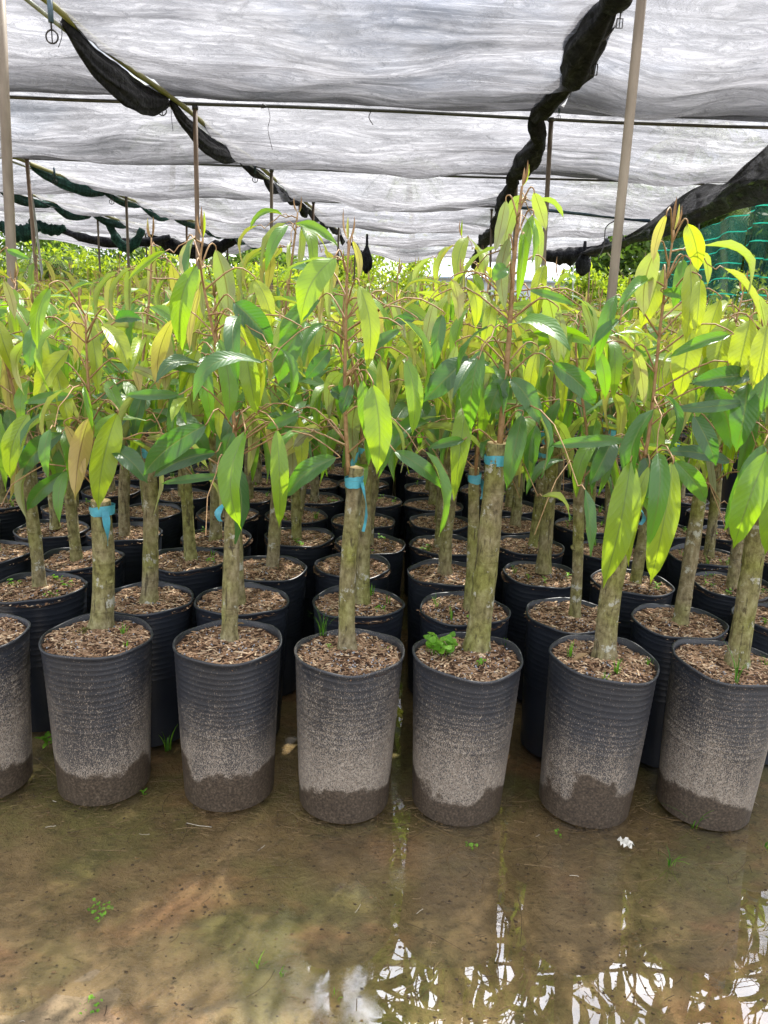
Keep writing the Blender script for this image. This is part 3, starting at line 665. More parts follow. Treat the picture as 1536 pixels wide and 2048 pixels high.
hero((.265, R1-.02), (.03, -.01), (952, 1302), (998, 885), 46, [(1000, 870), (1016, 700), (1030, 500), (1044, 372)],
     [(1012, 400, 990, 505, 27, 'P'), (1068, 385, 1092, 462, 28, 'U'), (1066, 430, 1046, 568, 26, 'B'), (1018, 476, 1012, 628, 32, 'P'), (1015, 535, 985, 562, 34, 'G'), (963, 700, 942, 868, 52, 'G', -.15),
      (913, 690, 903, 812, 26, 'P'), (938, 715, 846, 805, 62, 'D', -.05), (1010, 758, 978, 832, 50, 'D', -.08), (1022, 756, 1080, 852, 46, 'D', -.1), (1105, 728, 1192, 812, 48, 'D', -.1),
      (1045, 830, 1012, 982, 44, 'G', -.02), (1058, 580, 1152, 612, 18, 'G'), (905, 560, 916, 645, 26, 'U'), (1115, 620, 1128, 722, 24, 'P'), (928, 880, 855, 897, 22, 'D', -.05), (1075, 700, 1058, 810, 30, 'Y', .03),
      (985, 600, 965, 700, 30, 'Y', .04), (1165, 600, 1185, 700, 30, 'P'), (1090, 530, 1075, 640, 30, 'Y', .05), (870, 600, 850, 700, 28, 'P', .05), (1072, 850, 1060, 960, 34, 'G', .08), (935, 560, 950, 660, 28, 'Y', .05)],
     'muddy potted sapling with a thick leaning trunk and round leaved clover, front row', 5, 7, (.0, -.5), sh_r=.009,
     weeds=[('c', 880, 1305, 46, .042, .05, .0125), ('c', 955, 1330, 5, .01, .02, .006), ('g', 1010, 1290, 6, .02, .6)])
hero((.665, R1-.01), (.045, -.02), (1208, 1318), (1258, 985), 43, [(1262, 960), (1296, 880), (1322, 640), (1348, 460)],
     [(1262, 922, 1206, 1176, 66, 'B', -.2), (1298, 932, 1257, 1134, 34, 'B', -.15), (1345, 926, 1300, 1170, 66, 'B', -.22), (1290, 915, 1298, 1012, 54, 'D', -.08), (1348, 920, 1412, 1008, 44, 'G', -.1),
      (1252, 882, 1092, 893, 28, 'G', -.1), (1460, 925, 1322, 905, 34, 'D', -.05), (1388, 832, 1432, 932, 42, 'D', -.1), (1490, 805, 1338, 818, 28, 'D', -.08), (1502, 752, 1378, 768, 42, 'D'),
      (1312, 500, 1288, 636, 46, 'U', -.08), (1333, 430, 1306, 528, 20, 'C', -.1), (1375, 448, 1396, 545, 38, 'Y'), (1380, 528, 1370, 692, 44, 'Y', -.08), (1400, 560, 1392, 670, 30, 'Y'), (1325, 585, 1368, 597, 22, 'G'),
      (1460, 670, 1336, 716, 26, 'G'), (1270, 700, 1288, 815, 28, 'U'), (1385, 640, 1358, 800, 62, 'Y', .02), (1325, 540, 1280, 660, 46, 'Y', .06), (1225, 880, 1180, 970, 44, 'D', .05), (1195, 700, 1210, 800, 30, 'T', .02),
      (1240, 640, 1180, 700, 22, 'D'), (1440, 600, 1420, 740, 40, 'Y', .06), (1365, 520, 1345, 620, 30, 'G', .03), (1418, 770, 1460, 900, 60, 'D', .05)],
     'muddy potted sapling with a scarred trunk and tall apex, sixth in front row', 6, 6, (.05, -.6),
     weeds=[('g', 1140, 1312, 14, .06, .3), ('g', 1232, 1345, 16, .05, .5), ('g', 1210, 1358, 8, .03, .6), ('g', 1296, 1328, 8, .03, .6)])
hero((1.035, R1-.0), (.03, -.02), (1472, 1332), (1528, 975), 42, [(1530, 960), (1545, 850), (1530, 700), (1560, 560)],
     [(1528, 890, 1448, 1062, 58, 'G', -.1), (1535, 905, 1466, 1098, 68, 'B', -.2), (1495, 768, 1472, 905, 58, 'D', -.05), (1500, 640, 1470, 770, 56, 'Y'), (1535, 650, 1505, 780, 50, 'Y'), (1460, 640, 1430, 760, 52, 'Y', .03),
      (1536, 740, 1490, 860, 46, 'G'), (1550, 930, 1530, 1110, 50, 'B'), (1516, 590, 1536, 690, 24, 'U'), (1440, 700, 1395, 800, 38, 'B', .05)],
     'muddy potted sapling at the right end of the front row', 7, 6, (.0, 0), weeds=[('g', 1472, 1365, 7, .16, .7), ('g', 1530, 1330, 5, .04, .6)])

# ------------------------------------------------------------------ generic saplings
def generic(seed, lod, tall=0):
    rg = random.Random(seed*7+lod*1000)
    root = empty('potted_sapling', (0, -50, 0))
    h = rg.uniform(.92, 1.06); lx, ly = rg.uniform(-.05, .05), rg.uniform(-.04, .04)
    base = Vector((rg.uniform(-.02, .02), rg.uniform(-.02, .02), .465)); top = Vector((lx, ly, h)); r = rg.uniform(.0175, .0245)
    tip = Vector((lx+rg.uniform(-.07, .07), ly+rg.uniform(-.07, .07), rg.uniform(1.42, 1.66)))
    if tall: tip.z = tall; lx *= .5
    parts = {}
    tr = MB(); trunk_mesh(tr, base, top, r*1.08, r*.9, rg, 12 if lod == 0 else 6); parts['trunk'] = tr.mesh('trunk', [bark, m_cut])
    off = Vector((math.cos(seed*2.), math.sin(seed*2.), 0))*r*.7
    sh = smooth_path([top+off-Z*.02, top+off*1.5+Z*.14, tip-Z*.15+rvec(rg, .02), tip], 14)
    tw = MB(); fo = MB(); tw.tube(sh, [.0062*(1-.6*i/13) for i in range(14)], 6 if lod == 0 else 4)
    if lod == 0: crown(rg, sh, tw, fo, nbr=12, nleaf=(4, 6), young=.80, lmul=1.08, lo=.05, zmin=.88, ns=8, nt_=4)
    else: crown(rg, sh, tw, fo, nbr=10, nleaf=(3, 5), young=.95, lmul=1.15, zmin=.93, ns=4, nt_=2, tubes=(lod == 1))
    bud(tw, fo, sh[-1], rg, .06)
    parts['shoot'] = tw.mesh('shoot', m_shoot); parts['foliage'] = fo.mesh('foliage', m_leaf)
    if lod == 0 and seed % 4 != 3:
        tm = MB(); tape(tm, base.lerp(top, .93), r, Z, rg, seed % 2 == 0, None, .07); parts['tape'] = tm.mesh('tape', m_tape)
    if lod == 0 and seed % 2 == 0:
        for q in range(4):
            a = rg.uniform(0, 6.28); c = Vector((math.cos(a)*.10, math.sin(a)*.10, .475)); wm = MB(); kd = rg.choice(['grass_tuft', 'seedling', 'clover'])
            if kd == 'grass_tuft': grass_blades(wm, c, rg, 7, .05)
            elif kd == 'seedling': sprig(wm, c, rg, 6, .03, .016)
            else: clover(wm, c, rg, 6, .02, .02, .007)
            parts[kd+'.%d' % q] = wm.mesh(kd, m_weed)
    bpy.data.objects.remove(root)
    return parts
near_v = [generic(i, 0) for i in range(9)]
tall_v = [generic(33, 0, 1.84), generic(34, 0, 1.76)]
far_v = [generic(i, 1) for i in range(6)]
ORD = ['zeroth', 'first', 'second', 'third', 'fourth', 'fifth', 'sixth', 'seventh', 'eighth', 'ninth', 'tenth', 'eleventh', 'twelfth', 'thirteenth', 'fourteenth', 'fifteenth',
       'sixteenth', 'seventeenth', 'eighteenth', 'nineteenth', 'twentieth', 'twenty-first', 'twenty-second', 'twenty-third', 'twenty-fourth', 'twenty-fifth', 'twenty-sixth', 'twenty-seventh', 'twenty-eighth', 'twenty-ninth', 'thirtieth']
rgp = random.Random(77)
def plant(x, y, V, near, label, idx, s=1.0, keep=None):
    root = empty('potted_sapling', (x, y, 0), 0); tag(root, label, 'sapling', G_SAP)
    rz = rgp.uniform(0, 6.28); t = (rgp.uniform(-.03, .05), rgp.uniform(-.03, .02))
    root.scale = (1, 1, 1)
    for k, me in V.items():
        k = k.split('.')[0]; o = link(k, me, root, (0, 0, 0), rz)
        if k in ('shoot', 'foliage', 'trunk', 'tape'): o.scale = (1, 1, s)
    if near:
        po = link('pot', pot_c[idx % 3], root, (0, 0, 0), rgp.uniform(0, 6)); po.scale = (.965, .965, 1); link('soil', soils[idx % 5], root, (0, 0, 0), rgp.uniform(0, 6))
    else:
        link('pot', pot_f, root, (0, 0, 0), rgp.uniform(0, 6)); link('soil', soil_f, root)
    return root
# second row read off the photograph
row2x = [-1.18, -.785, -.47, -.075, .285, .645, 1.0, 1.37]
rows = [(2.39, row2x)]
k = 0; Y = 2.76
while Y < 9.3:
    xs = []; half = .56*Y+.25; n0 = -int(half/.365)-1
    for i in range(n0, -n0+1):
        x = -.08+i*.365+rgp.uniform(-.03, .03)+(.02 if k % 2 else -.02)+.018*Y*(1 if i < 0 else -.3)
        if abs(x) > half: continue
        if Y > 3.0 and 1.95 < x < 2.75: continue
        xs.append(x)
    rows.append((Y, xs)); Y += .375; k += 1
total = 7; idx = 0; last_row = None
for ri, (Y, xs) in enumerate(rows):
    if total+len(xs) > 300: last_row = Y; break
    for ci, x in enumerate(sorted(xs)):
        near = Y < 4.7
        V = near_v[(idx*5+ri) % 9] if near else far_v[(idx*5+ri) % 6]
        if ri == 1 and abs(x+.50) < .18: V = tall_v[0]
        if ri == 2 and abs(x-.20) < .19: V = tall_v[1]
        lab = f'leafy potted sapling in a clean black pot, {ORD[ci+1]} from the left in the {ORD[ri+2]} row' if near else f'leafy sapling {ORD[ci+1]} from the left in the {ORD[ri+2]} row behind the front pots'
        plant(x, Y+rgp.uniform(-.04, .04), V, near, lab, idx, rgp.uniform(.95, 1.05)*(1.0 if Y < 5 else 1.04)); idx += 1; total += 1
last_row = last_row or Y
# remaining far rows: nobody could count them, one mass of crowns
def mass():
    src = []
    for V in far_v[:4]:
        me = V['foliage']; nv = len(me.vertices); co = np.empty(nv*3, np.float32); me.vertices.foreach_get('co', co)
        at = np.empty(nv*4, np.float32); me.attributes['lc'].data.foreach_get('color', at)
        nl = len(me.loops); li = np.empty(nl, np.int32); me.loops.foreach_get('vertex_index', li)
        src.append((co.reshape(-1, 3), at.reshape(-1, 4), li.reshape(-1, 4)))
    rg = random.Random(5); CO = []; AT = []; FI = []; b = 0; Y = last_row
    while Y < 21:
        half = .56*Y+1; x = -half
        while x < half:
            x += .42+rg.uniform(-.05, .05)
            if 2.0 < x < 2.7: continue
            co, at, fi = src[rg.randrange(4)]; a = rg.uniform(0, 6.28); ca, sa = math.cos(a), math.sin(a); s = rg.uniform(1.0, 1.2)
            c = np.empty_like(co); c[:, 0] = co[:, 0]*ca-co[:, 1]*sa+x; c[:, 1] = co[:, 0]*sa+co[:, 1]*ca+Y+rg.uniform(-.1, .1); c[:, 2] = (co[:, 2])*s
            CO.append(c); AT.append(at); FI.append(fi+b); b += len(co)
        Y += .5+.02*(Y-8)
    CO = np.concatenate(CO); AT = np.concatenate(AT); FI = np.concatenate(FI)
    me = bpy.data.meshes.new('distant_saplings'); me.vertices.add(len(CO)); me.vertices.foreach_set('co', CO.ravel())
    me.loops.add(FI.size); me.loops.foreach_set('vertex_index', FI.ravel().astype(np.int32)); me.polygons.add(len(FI))
    me.polygons.foreach_set('loop_start', np.arange(0, FI.size, 4, dtype=np.int32))
    a = me.attributes.new('lc', 'FLOAT_COLOR', 'POINT'); a.data.foreach_set('color', AT.ravel()); me.materials.append(m_leaf)
    me.update(); me.validate()
    o = bpy.data.objects.new('distant_saplings', me); COL.objects.link(o)
    tag(o, 'far mass of young sapling crowns filling the back of the nursery', 'saplings', kind='stuff')
mass()

# ------------------------------------------------------------------ shade house
ZT = 3.3
BEAMS = [4.65, 7.64, 10.6, 13.3, 16.2, 19.0, 21.8]
def railx(name, y):
    return {'L3': -7.9+.13*y, 'L2': -6.06+.118*y, 'L': -2.66+.091*y, 'R': 1.02+.043*y+.0005*y*y, 'E': 4.35+.0*y, 'L4': -12+.13*y}[name]
def cloth(a, b, label, y0=4.2, seed=0, nx=90, ny=40, drop=.20, extra=0):
    mb = MB(); ys = [y0-.0]+[q for q in BEAMS if q > y0+.3]; rows_ = []
    for i in range(len(ys)-1):
        n = ny if i < 4 else 14
        for j in range(n if i < len(ys)-2 else n+1): rows_.append((ys[i]+(ys[i+1]-ys[i])*j/n, i, j/n))
    vs_ = []; at_ = []
    for (y, i, q) in rows_:
        xa, xb = railx(a, y), railx(b, y)
        for j in range(nx+1):
            p = j/nx; x = xa+(xb-xa)*p
            dr = (drop*(1.0+.16*i))*(1+.6*mnoise.noise(Vector((p*2.5+seed*7, i*3.3, 0)))) if not (i == 0 and y0 < 4.5 and BEAMS[0]-y0 < .6) else .05
            q2 = q**.9
            z = ZT+.025-4*dr*q2*(1-q2)*(.75+.25*math.sin(math.pi*p))
            am = math.sin(math.pi*q)**.7
            z += am*(.085*mnoise.noise(Vector((x*.9+seed, y*2.0, 1)))+.03*mnoise.noise(Vector((x*1.1-y*.8+seed, y*2.2+x*1.8, 6)))+.024*mnoise.noise(Vector((x*2.2+y*1.6, y*7-x*1.3, seed)))+.010*mnoise.noise(Vector((x*1.5, y*16, seed))))
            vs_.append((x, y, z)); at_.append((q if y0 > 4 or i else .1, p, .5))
    m = nx+1; fs = [(r*m+c, r*m+c+1, (r+1)*m+c+1, (r+1)*m+c) for r in range(len(rows_)-1) for c in range(nx)]
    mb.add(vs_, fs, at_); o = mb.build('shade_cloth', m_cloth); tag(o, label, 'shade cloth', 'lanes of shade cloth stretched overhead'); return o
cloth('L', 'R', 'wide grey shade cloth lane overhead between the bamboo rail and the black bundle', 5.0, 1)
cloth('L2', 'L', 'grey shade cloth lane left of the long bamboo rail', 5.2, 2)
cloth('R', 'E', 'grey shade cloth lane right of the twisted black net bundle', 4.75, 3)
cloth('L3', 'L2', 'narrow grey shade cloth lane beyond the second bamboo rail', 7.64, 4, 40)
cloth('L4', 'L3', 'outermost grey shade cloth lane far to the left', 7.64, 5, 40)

PIPEL = ['nearest', 'second', 'third', 'fourth', 'fifth', 'sixth', 'farthest']
BEAMS0 = BEAMS; BEAMS = [4.15]  # out-of-view strips added to shade the ground; gap behind lets sky reflect
cloth('L', 'R', 'unseen added shade cloth strip over the front pots, middle lane', 3.35, 6, drop=.1)
cloth('R', 'E', 'unseen added shade cloth strip over the front pots, right lane', 3.35, 7, drop=.1)
cloth('L2', 'L', 'unseen added shade cloth strip over the front pots, left lane', 3.35, 8, drop=.1)
BEAMS = BEAMS0
for i, y in enumerate(BEAMS):
    mb = MB(); xs = [-9+j*1.0 for j in range(15)]
    pts = [Vector((x, y+(.02*math.sin(x*.7+i)), ZT-.02+.012*math.sin(x*1.1+i*2))) for x in xs if x < 4.7 and x > (-7 if y < 7 else -10)]
    mb.tube(pts, .016, 10)
    o = mb.build('cross_pipe', m_grey); tag(o, f'grey pipe crossing under the shade cloth, {PIPEL[i]} from the camera', 'pipe', 'cross pipes under the shade cloth')

def post(px0, py0, px1, py1, Y, lab, mat=m_steel, r=.024, topz=None, ztop=ZT-.04):
    A = at_y(px0, py0, Y); B = at_y(px1, py1, Y)
    d = (A-B); d = d/d.z
    bot = B+d*(0-B.z); top = B+d*(ztop-B.z)
    root = empty('post', tuple(bot)); tag(root, lab, 'post', 'posts holding up the shade cloth')
    mb = MB(); mb.tube([(0, 0, -.2)]+[tuple((top-bot)*q) for q in (.25, .5, .75, 1)], r, 12); mb.build('pole', mat, root)
    cm = MB(); t = top-bot
    cm.tube([tuple(t*(1-.03/t.z)), tuple(t*(1+.0/t.z))], r*1.35, 12)
    cm.build('collar', m_grey, root); return root
P = 'shade house post '
post(1283, 0, 1222, 600, 4.05, 'thick grey brown post leaning between the two tallest saplings on the right', m_steel, .0245, ztop=ZT)
post(0, 0, 24, 540, 4.6, 'thick tan post at the left edge of the photo', m_steel, .028)
post(390, 205, 396, 520, 7.64, 'brown post under the first visible joint of the long bamboo rail', m_steel2, .022)
post(543, 335, 543, 480, 10.6, 'grey post under the second joint of the long bamboo rail', m_steel, .022)
post(627, 400, 624, 520, 13.3, 'rusty post under the third joint of the long bamboo rail', m_steel2, .022)
post(678, 445, 674, 560, 16.2, 'grey post under the fourth joint of the long bamboo rail', m_steel, .022)
post(712, 475, 708, 560, 19.0, 'thin far post under the fifth joint of the long bamboo rail', m_steel, .022)
post(53, 310, 68, 490, 10.4, 'rusty post under the near end of the second bamboo rail', m_steel2, .024)
post(252, 382, 256, 500, 13.1, 'grey post halfway along the second bamboo rail', m_steel, .022)
post(373, 437, 374, 520, 16.1, 'rusty far post along the second bamboo rail', m_steel2, .022)
post(455, 465, 455, 520, 19.0, 'thin far post at the end of the second bamboo rail', m_steel, .022)
post(68, 425, 78, 500, 12.9, 'pale thin post standing just behind the rusty left post', m_white, .020)
post(196, 455, 199, 520, 15.9, 'thin grey post along the third rail by the green netting', m_steel, .020)
post(291, 468, 294, 520, 18.6, 'thin grey post at the far end of the third rail', m_steel, .020)
post(1102, 245, 1086, 540, 7.55, 'grey brown post under the frayed end of the black bundle', m_steel, .022)
post(1033, 372, 1026, 560, 10.6, 'grey post rising behind the tall middle sapling', m_steel, .022)
post(983, 440, 980, 560, 13.3, 'thin post behind the far end of the black bundle', m_steel, .020)
post(966, 470, 964, 560, 16.2, 'thin tan post beside the hanging end of the black bundle', m_steel2, .020)
post(957, 500, 955, 570, 19.0, 'thinnest farthest post below the black bundle', m_steel, .018)
post(1147, 500, 1145, 600, 19.2, 'slender pale pole in front of the bright green bush', m_white, .015, ztop=2.9)
post(1180, 515, 1176, 600, 17.5, 'slender tan pole near the dark hanging bag', m_steel2, .018, ztop=2.9)
post(1396, 430, 1393, 560, 10.9, 'dark post behind the gap between the green nets', m_hook, .026)

def rail(nm, y0, y1, lab, white=False):
    root = empty('bamboo_rail', (railx(nm, y0), y0, ZT)); tag(root, lab, 'rail', 'bamboo rails running away under the cloth')
    A = Vector((railx(nm, y0), y0, ZT)); n = int((y1-y0)*6)
    def path(dx, dz, ph): return [Vector((railx(nm, y0+(y1-y0)*i/n)+dx, y0+(y1-y0)*i/n, ZT+dz+.012*math.sin(i*.45+ph)))-A for i in range(n+1)]
    mb = MB(); pp = path(.0, -.085, 0); mb.tube(pp, [.021*(1.22 if i % 3 == 0 else 1) for i in range(n+1)], 9); mb.build('bamboo_pole', m_bamboo, root)
    mb = MB(); mb.tube(path(-.06, -.115, 1.4), .014, 8); mb.build('guide_pipe', m_white, root)
    return root
rail('L', 4.5, 21.8, 'long bamboo rail with black netting bunched under it, from top left')
rail('L2', 4.7, 21.8, 'second bamboo rail with green netting, further left')
rail('L3', 7.7, 21.0, 'third pale rail with green netting, far left')

def bundle(name, nodes, rmax, mat, lab, group, rmin=.018, drop=.6, lump=.45, flat=.8, nring=12, per=14):
    """bunched net tied at nodes, bulging between them"""
    mb = MB(); pts = []; rad = []
    for i in range(len(nodes)-1):
        A, B = Vector(nodes[i]), Vector(nodes[i+1]); rm = rmax[i] if hasattr(rmax, '__len__') else rmax
        for j in range(per):
            q = j/per; s = math.sin(math.pi*q)**.75; r = rmin+(rm-rmin)*s
            p = A.lerp(B, q)-Z*(drop*rm*2*s)
            p += Vector((mnoise.noise(p*1.7+Vector((9, 0, 0))), 0, mnoise.noise(p*1.9)))*.35*rm
            pts.append(p); rad.append(r*(1+.12*mnoise.noise(p*5)))
    pts.append(Vector(nodes[-1])); rad.append(rmin)
    c = pts[0].copy(); mb.tube([p-c for p in pts], rad, nring*3, lump=lump, flat=flat, lf=2.2)
    o = mb.build(name, mat, None, True, c); tag(o, lab, 'netting', group); return o
GN = 'bunched netting tied along the rails'
def rn(nm, ys, dz=-.11, dx=-.06): return [(railx(nm, y)+dx, y, ZT+dz) for y in ys]
bundle('bunched_net', rn('L', [5.45, 7.2], -.11, -.03), .105, m_blacknet, 'big black net sagging under the near stretch of the bamboo rail', GN, rmin=.03, drop=.7, flat=.45, per=40)
bundle('bunched_net', rn('L', [7.25, 9.5], -.11, -.03), .085, m_blacknet, 'black net sagging just past the brown post on the bamboo rail', GN, rmin=.03, drop=.7, flat=.45, per=34)
bundle('bunched_net', rn('L', [9.5, 10.7, 11.6, 12.9, 13.6, 14.8, 15.6, 17, 17.8, 19, 20, 21.5], -.11, -.07), [.055, .075, .06, .10, .06, .09, .06, .1, .07, .1, .08], m_blackroll, 'row of small black net swags along the far bamboo rail', GN, rmin=.035, drop=.5, flat=.5)
bundle('bunched_net', rn('L2', [10.7, 12.7, 14, 15.4, 17, 18.6, 20, 21.5]), [.075, .05, .08, .055, .08, .08, .07], m_greenroll, 'green black net swags along the second bamboo rail', GN, rmin=.035, drop=.5, flat=.5)
bundle('bunched_net', rn('L3', [8.8, 10.3, 11.5, 12.7, 14.2, 15.6, 17.2]), [.085, .07, .09, .075, .09, .07], m_greenroll, 'green net swags along the third rail', GN, rmin=.035, drop=.6, flat=.6)
RN = [at_y(px, py, yy) for px, py, yy in ((1262, -70, 4.5), (1215, 0, 5.0), (1135, 158, 6.25), (1068, 232, 7.4), (1078, 275, 7.7), (1030, 345, 9.6), (1020, 372, 10.6), (1000, 430, 12.4), (985, 460, 14.0), (965, 482, 16.5), (960, 500, 18.5), (950, 530, 20.5))]
bundle('bunched_net', RN, [.09, .13, .085, .08, .12, .08, .14, .10, .13, .13, .17], m_blackroll, 'thick twisted black net bundle running overhead on the right', GN, drop=.15, flat=1.0, rmin=.05, lump=.3)
# far edge swags (dark tubes drooping from the last pipe)
def swag(a, b, sag, r, lab, mat=m_blackroll, Yv=21.9):
    A, B = at_y(*a, Yv), at_y(*b, Yv); pts = [A.lerp(B, i/20)-Z*(4*sag*(i/20)*(1-i/20)) for i in range(21)]
    mb = MB(); c = pts[0].copy(); mb.tube([p-c for p in pts], [r*(.6+.5*math.sin(math.pi*i/20))*(1+.15*math.sin(i*1.7)) for i in range(21)], 12, lump=.3); o = mb.build('rolled_net', mat, None, True, c)
    tag(o, lab, 'netting', 'dark net rolls drooping at the far edge of the roof')
swag((112, 455), (340, 474), .22, .09, 'long dark net roll drooping at the far left roof edge', Yv=17)
swag((60, 440), (130, 455), .10, .10, 'short dark green net roll behind the rusty left post', m_greenroll, Yv=16)
swag((0, 448), (75, 450), .16, .14, 'crumpled green net heap hanging at the far left edge', m_greenroll, Yv=15.5)
swag((300, 466), (470, 478), .35, .17, 'thick navy net roll drooping behind the rusty far post', Yv=19)
swag((545, 482), (700, 484), .28, .08, 'thin black net roll curving between the middle posts', Yv=21)
swag((800, 500), (930, 495), .12, .07, 'thin dark green net roll against the white sky', m_greenroll, Yv=21.5)
swag((215, 440), (285, 458), .45, .10, 'green net loop hanging in a V beside the thin grey post', m_greenroll, Yv=16.5)
swag((1090, 510), (1215, 480), .15, .16, 'dark net roll by the right corner of the roof', Yv=17)
def bag(px, py, Y, r, lab):
    c = at_y(px, py, Y); mb = MB()
    mb.tube([Z*.45, Z*.25, Z*.12, Z*.0, -Z*.14, -Z*.24], [r*.18, r*.22, r*.7, r, r*.85, r*.2], 16, lump=.4); o = mb.build('net_bag', m_blackroll, None, True, c)
    tag(o, lab, 'net bundle', 'knotted black net bundles hanging from the roof')
bag(733, 520, 14.5, .11, 'small knotted black bundle hanging under the end of the bamboo rail')
bag(1166, 528, 16.5, .17, 'dark knotted bundle hanging left of the leaning post')

# black net gathered along the right-hand edge of the roof
def edge_net():
    ctrl = [((1640, 190), (1700, 360), 6.6), ((1536, 290), (1560, 400), 7.6), ((1455, 365), (1440, 430), 8.8), ((1395, 372), (1330, 475), 10.4), ((1330, 430), (1270, 485), 12), ((1260, 470), (1235, 500), 14), ((1180, 495), (1175, 512), 17)]
    n = 60; T = smooth_path([at_y(*a, y) for a, b, y in ctrl], n); B = smooth_path([at_y(*b, y-.25) for a, b, y in ctrl], n)
    mb = MB(); m = 16; vs_ = []
    for i in range(n):
        for j in range(m+1):
            q = j/m; p = T[i].lerp(B[i], q)+Vector((-.22*math.sin(math.pi*q), 0, -.06*math.sin(math.pi*q)))
            p += Vector((mnoise.noise(Vector((i*.12, q*9, 3))), mnoise.noise(Vector((i*.15, q*7, 1))), 0))*.07; vs_.append(tuple(p))
    mb.add(vs_, [(i*(m+1)+j, i*(m+1)+j+1, (i+1)*(m+1)+j+1, (i+1)*(m+1)+j) for i in range(n-1) for j in range(m)])
    o = mb.build('gathered_net', m_blacknet); tag(o, 'wide black net gathered along the right edge of the roof', 'netting')
edge_net()
def curtain(name, x0, y0, x1, y1, zt0, zt1, zb, mat, lab):
    mb = MB(); nx, nz = 50, 24; vs_ = []; at = []
    for i in range(nx+1):
        p = i/nx; x = x0+(x1-x0)*p; y = y0+(y1-y0)*p; zt = zt0+(zt1-zt0)*p
        for j in range(nz+1):
            q = j/nz; z = zb+(zt-zb)*q+.03*math.sin(p*9)
            fold = .05*math.sin(p*26+q*1.5)+.04*mnoise.noise(Vector((p*9, q*2, 4)))
            vs_.append((x+fold, y+fold*.3, z)); at.append((p, q*(zt-zb)/1.25, .5))
    mb.add(vs_, [(i*(nz+1)+j, (i+1)*(nz+1)+j, (i+1)*(nz+1)+j+1, i*(nz+1)+j+1) for i in range(nx) for j in range(nz)], at)
    o = mb.build(name, mat); tag(o, lab, 'netting', 'green net curtains hanging on the right'); return o
curtain('net_curtain', 4.55, 8.3, 4.55, 10.4, 3.1, 3.0, 1.72, m_cur2, 'dense green net curtain with bright teal threads at the right edge')
curtain('net_curtain', 4.75, 10.9, 4.75, 14.8, 3.0, 2.9, 1.55, m_cur1, 'thin see-through green net curtain beside the leaning post')

# hooks and ties hanging from the rails
def hook(px, py, Y, s, lab, ring=True):
    c = at_y(px, py, Y); root = empty('hanging_hook', tuple(c)); tag(root, lab, 'hook', 'pipe hooks hanging from the rails')
    mb = MB(); mb.tube([Z*0, -Z*.13*s], .016*s, 10); mb.build('sleeve', m_bluepvc, root)
    mb = MB(); mb.tube([-Z*.12*s, -Z*.17*s], .006*s, 6); cc = -Z*.205*s
    if ring: mb.tube([cc+Vector((math.cos(a)*.036*s, 0, math.sin(a)*.036*s)) for a in [i*2*math.pi/14 for i in range(15)]], .0055*s, 6, cap=False)
    else: mb.tube([cc+Vector(q)*s for q in ((-.025, 0, .03), (.025, 0, .03), (.025, 0, -.04), (-.025, 0, -.04), (-.025, 0, .03))], .005*s, 6)
    mb.tube([cc+Z*.036*s, cc-Z*.036*s], .004*s, 6); mb.build('ring', m_hook, root)
hook(99, -5, 5.0, 1.0, 'largest pipe hook with a ring, top left by the rail')
hook(323, 170, 7.2, 1.0, 'pipe hook with a ring left of the brown post joint')
hook(430, 258, 8.6, .9, 'pipe hook hanging just right of the brown post', False)
hook(510, 327, 10.0, .9, 'small pipe hook left of the second rail joint')
hook(1194, 72, 5.6, .95, 'square iron hook hanging off the black bundle', False)
hook(1245, -10, 5.0, .7, 'dark clip at the very top near the leaning post', False)
hook(1120, 205, 7.3, .6, 'small clip hanging by the frayed black bundle', False)
hook(222, 375, 12.3, 1.0, 'small hook on the second bamboo rail')
hook(108, 335, 10.9, .9, 'small hook near the start of the second bamboo rail')
def string(pts, Y, lab, r=.0025):
    P_ = smooth_path([at_y(px, py, Y) for px, py in pts], 16); c = P_[0].copy(); mb = MB(); mb.tube([p-c for p in P_], r, 5); o = mb.build('loose_string', m_hook, None, True, c); tag(o, lab, 'string', 'loose strings hanging from the roof')
string([(535, 210), (540, 235), (536, 260), (545, 300)], 7.6, 'long thin string dangling from the pipe in the middle lane')
string([(525, 208), (532, 214), (522, 216)], 7.6, 'knotted string end on the pipe', .006)
string([(742, 222), (738, 235), (746, 250)], 7.6, 'short frayed string knot right of the long string', .004)
string([(120, 40), (124, 70), (117, 95)], 5.1, 'wisp of string beside the largest hook')
string([(342, 205), (343, 235), (346, 262)], 7.4, 'thin pale string left of the brown post')
string([(1250, 15), (1225, 60), (1205, 82)], 5.2, 'curved black cord beside the black bundle', .006)
string([(1232, 440), (1212, 455), (1208, 490), (1196, 520)], 4.1, 'wire tied round the leaning post and hanging left', .003)
string([(1236, 442), (1242, 462), (1250, 480)], 4.1, 'short wire end tied on the leaning post', .003)
# blue-grey pipe frame in the right lane
mb = MB(); A = at_y(1015, 412, 12.0); B = at_y(1015, 520, 12.0); C_ = at_y(1300, 442, 12.0)
mb.tube([Vector((B.x, B.y, 0))-A, Vector((0, 0, 0))], .026, 10); mb.tube([Vector((0, 0, 0)), C_-A], .026, 10)
o = mb.build('pipe_frame', m_bluepvc, None, True, A); tag(o, 'blue grey pipe frame crossing behind the tall middle sapling', 'pipe frame')

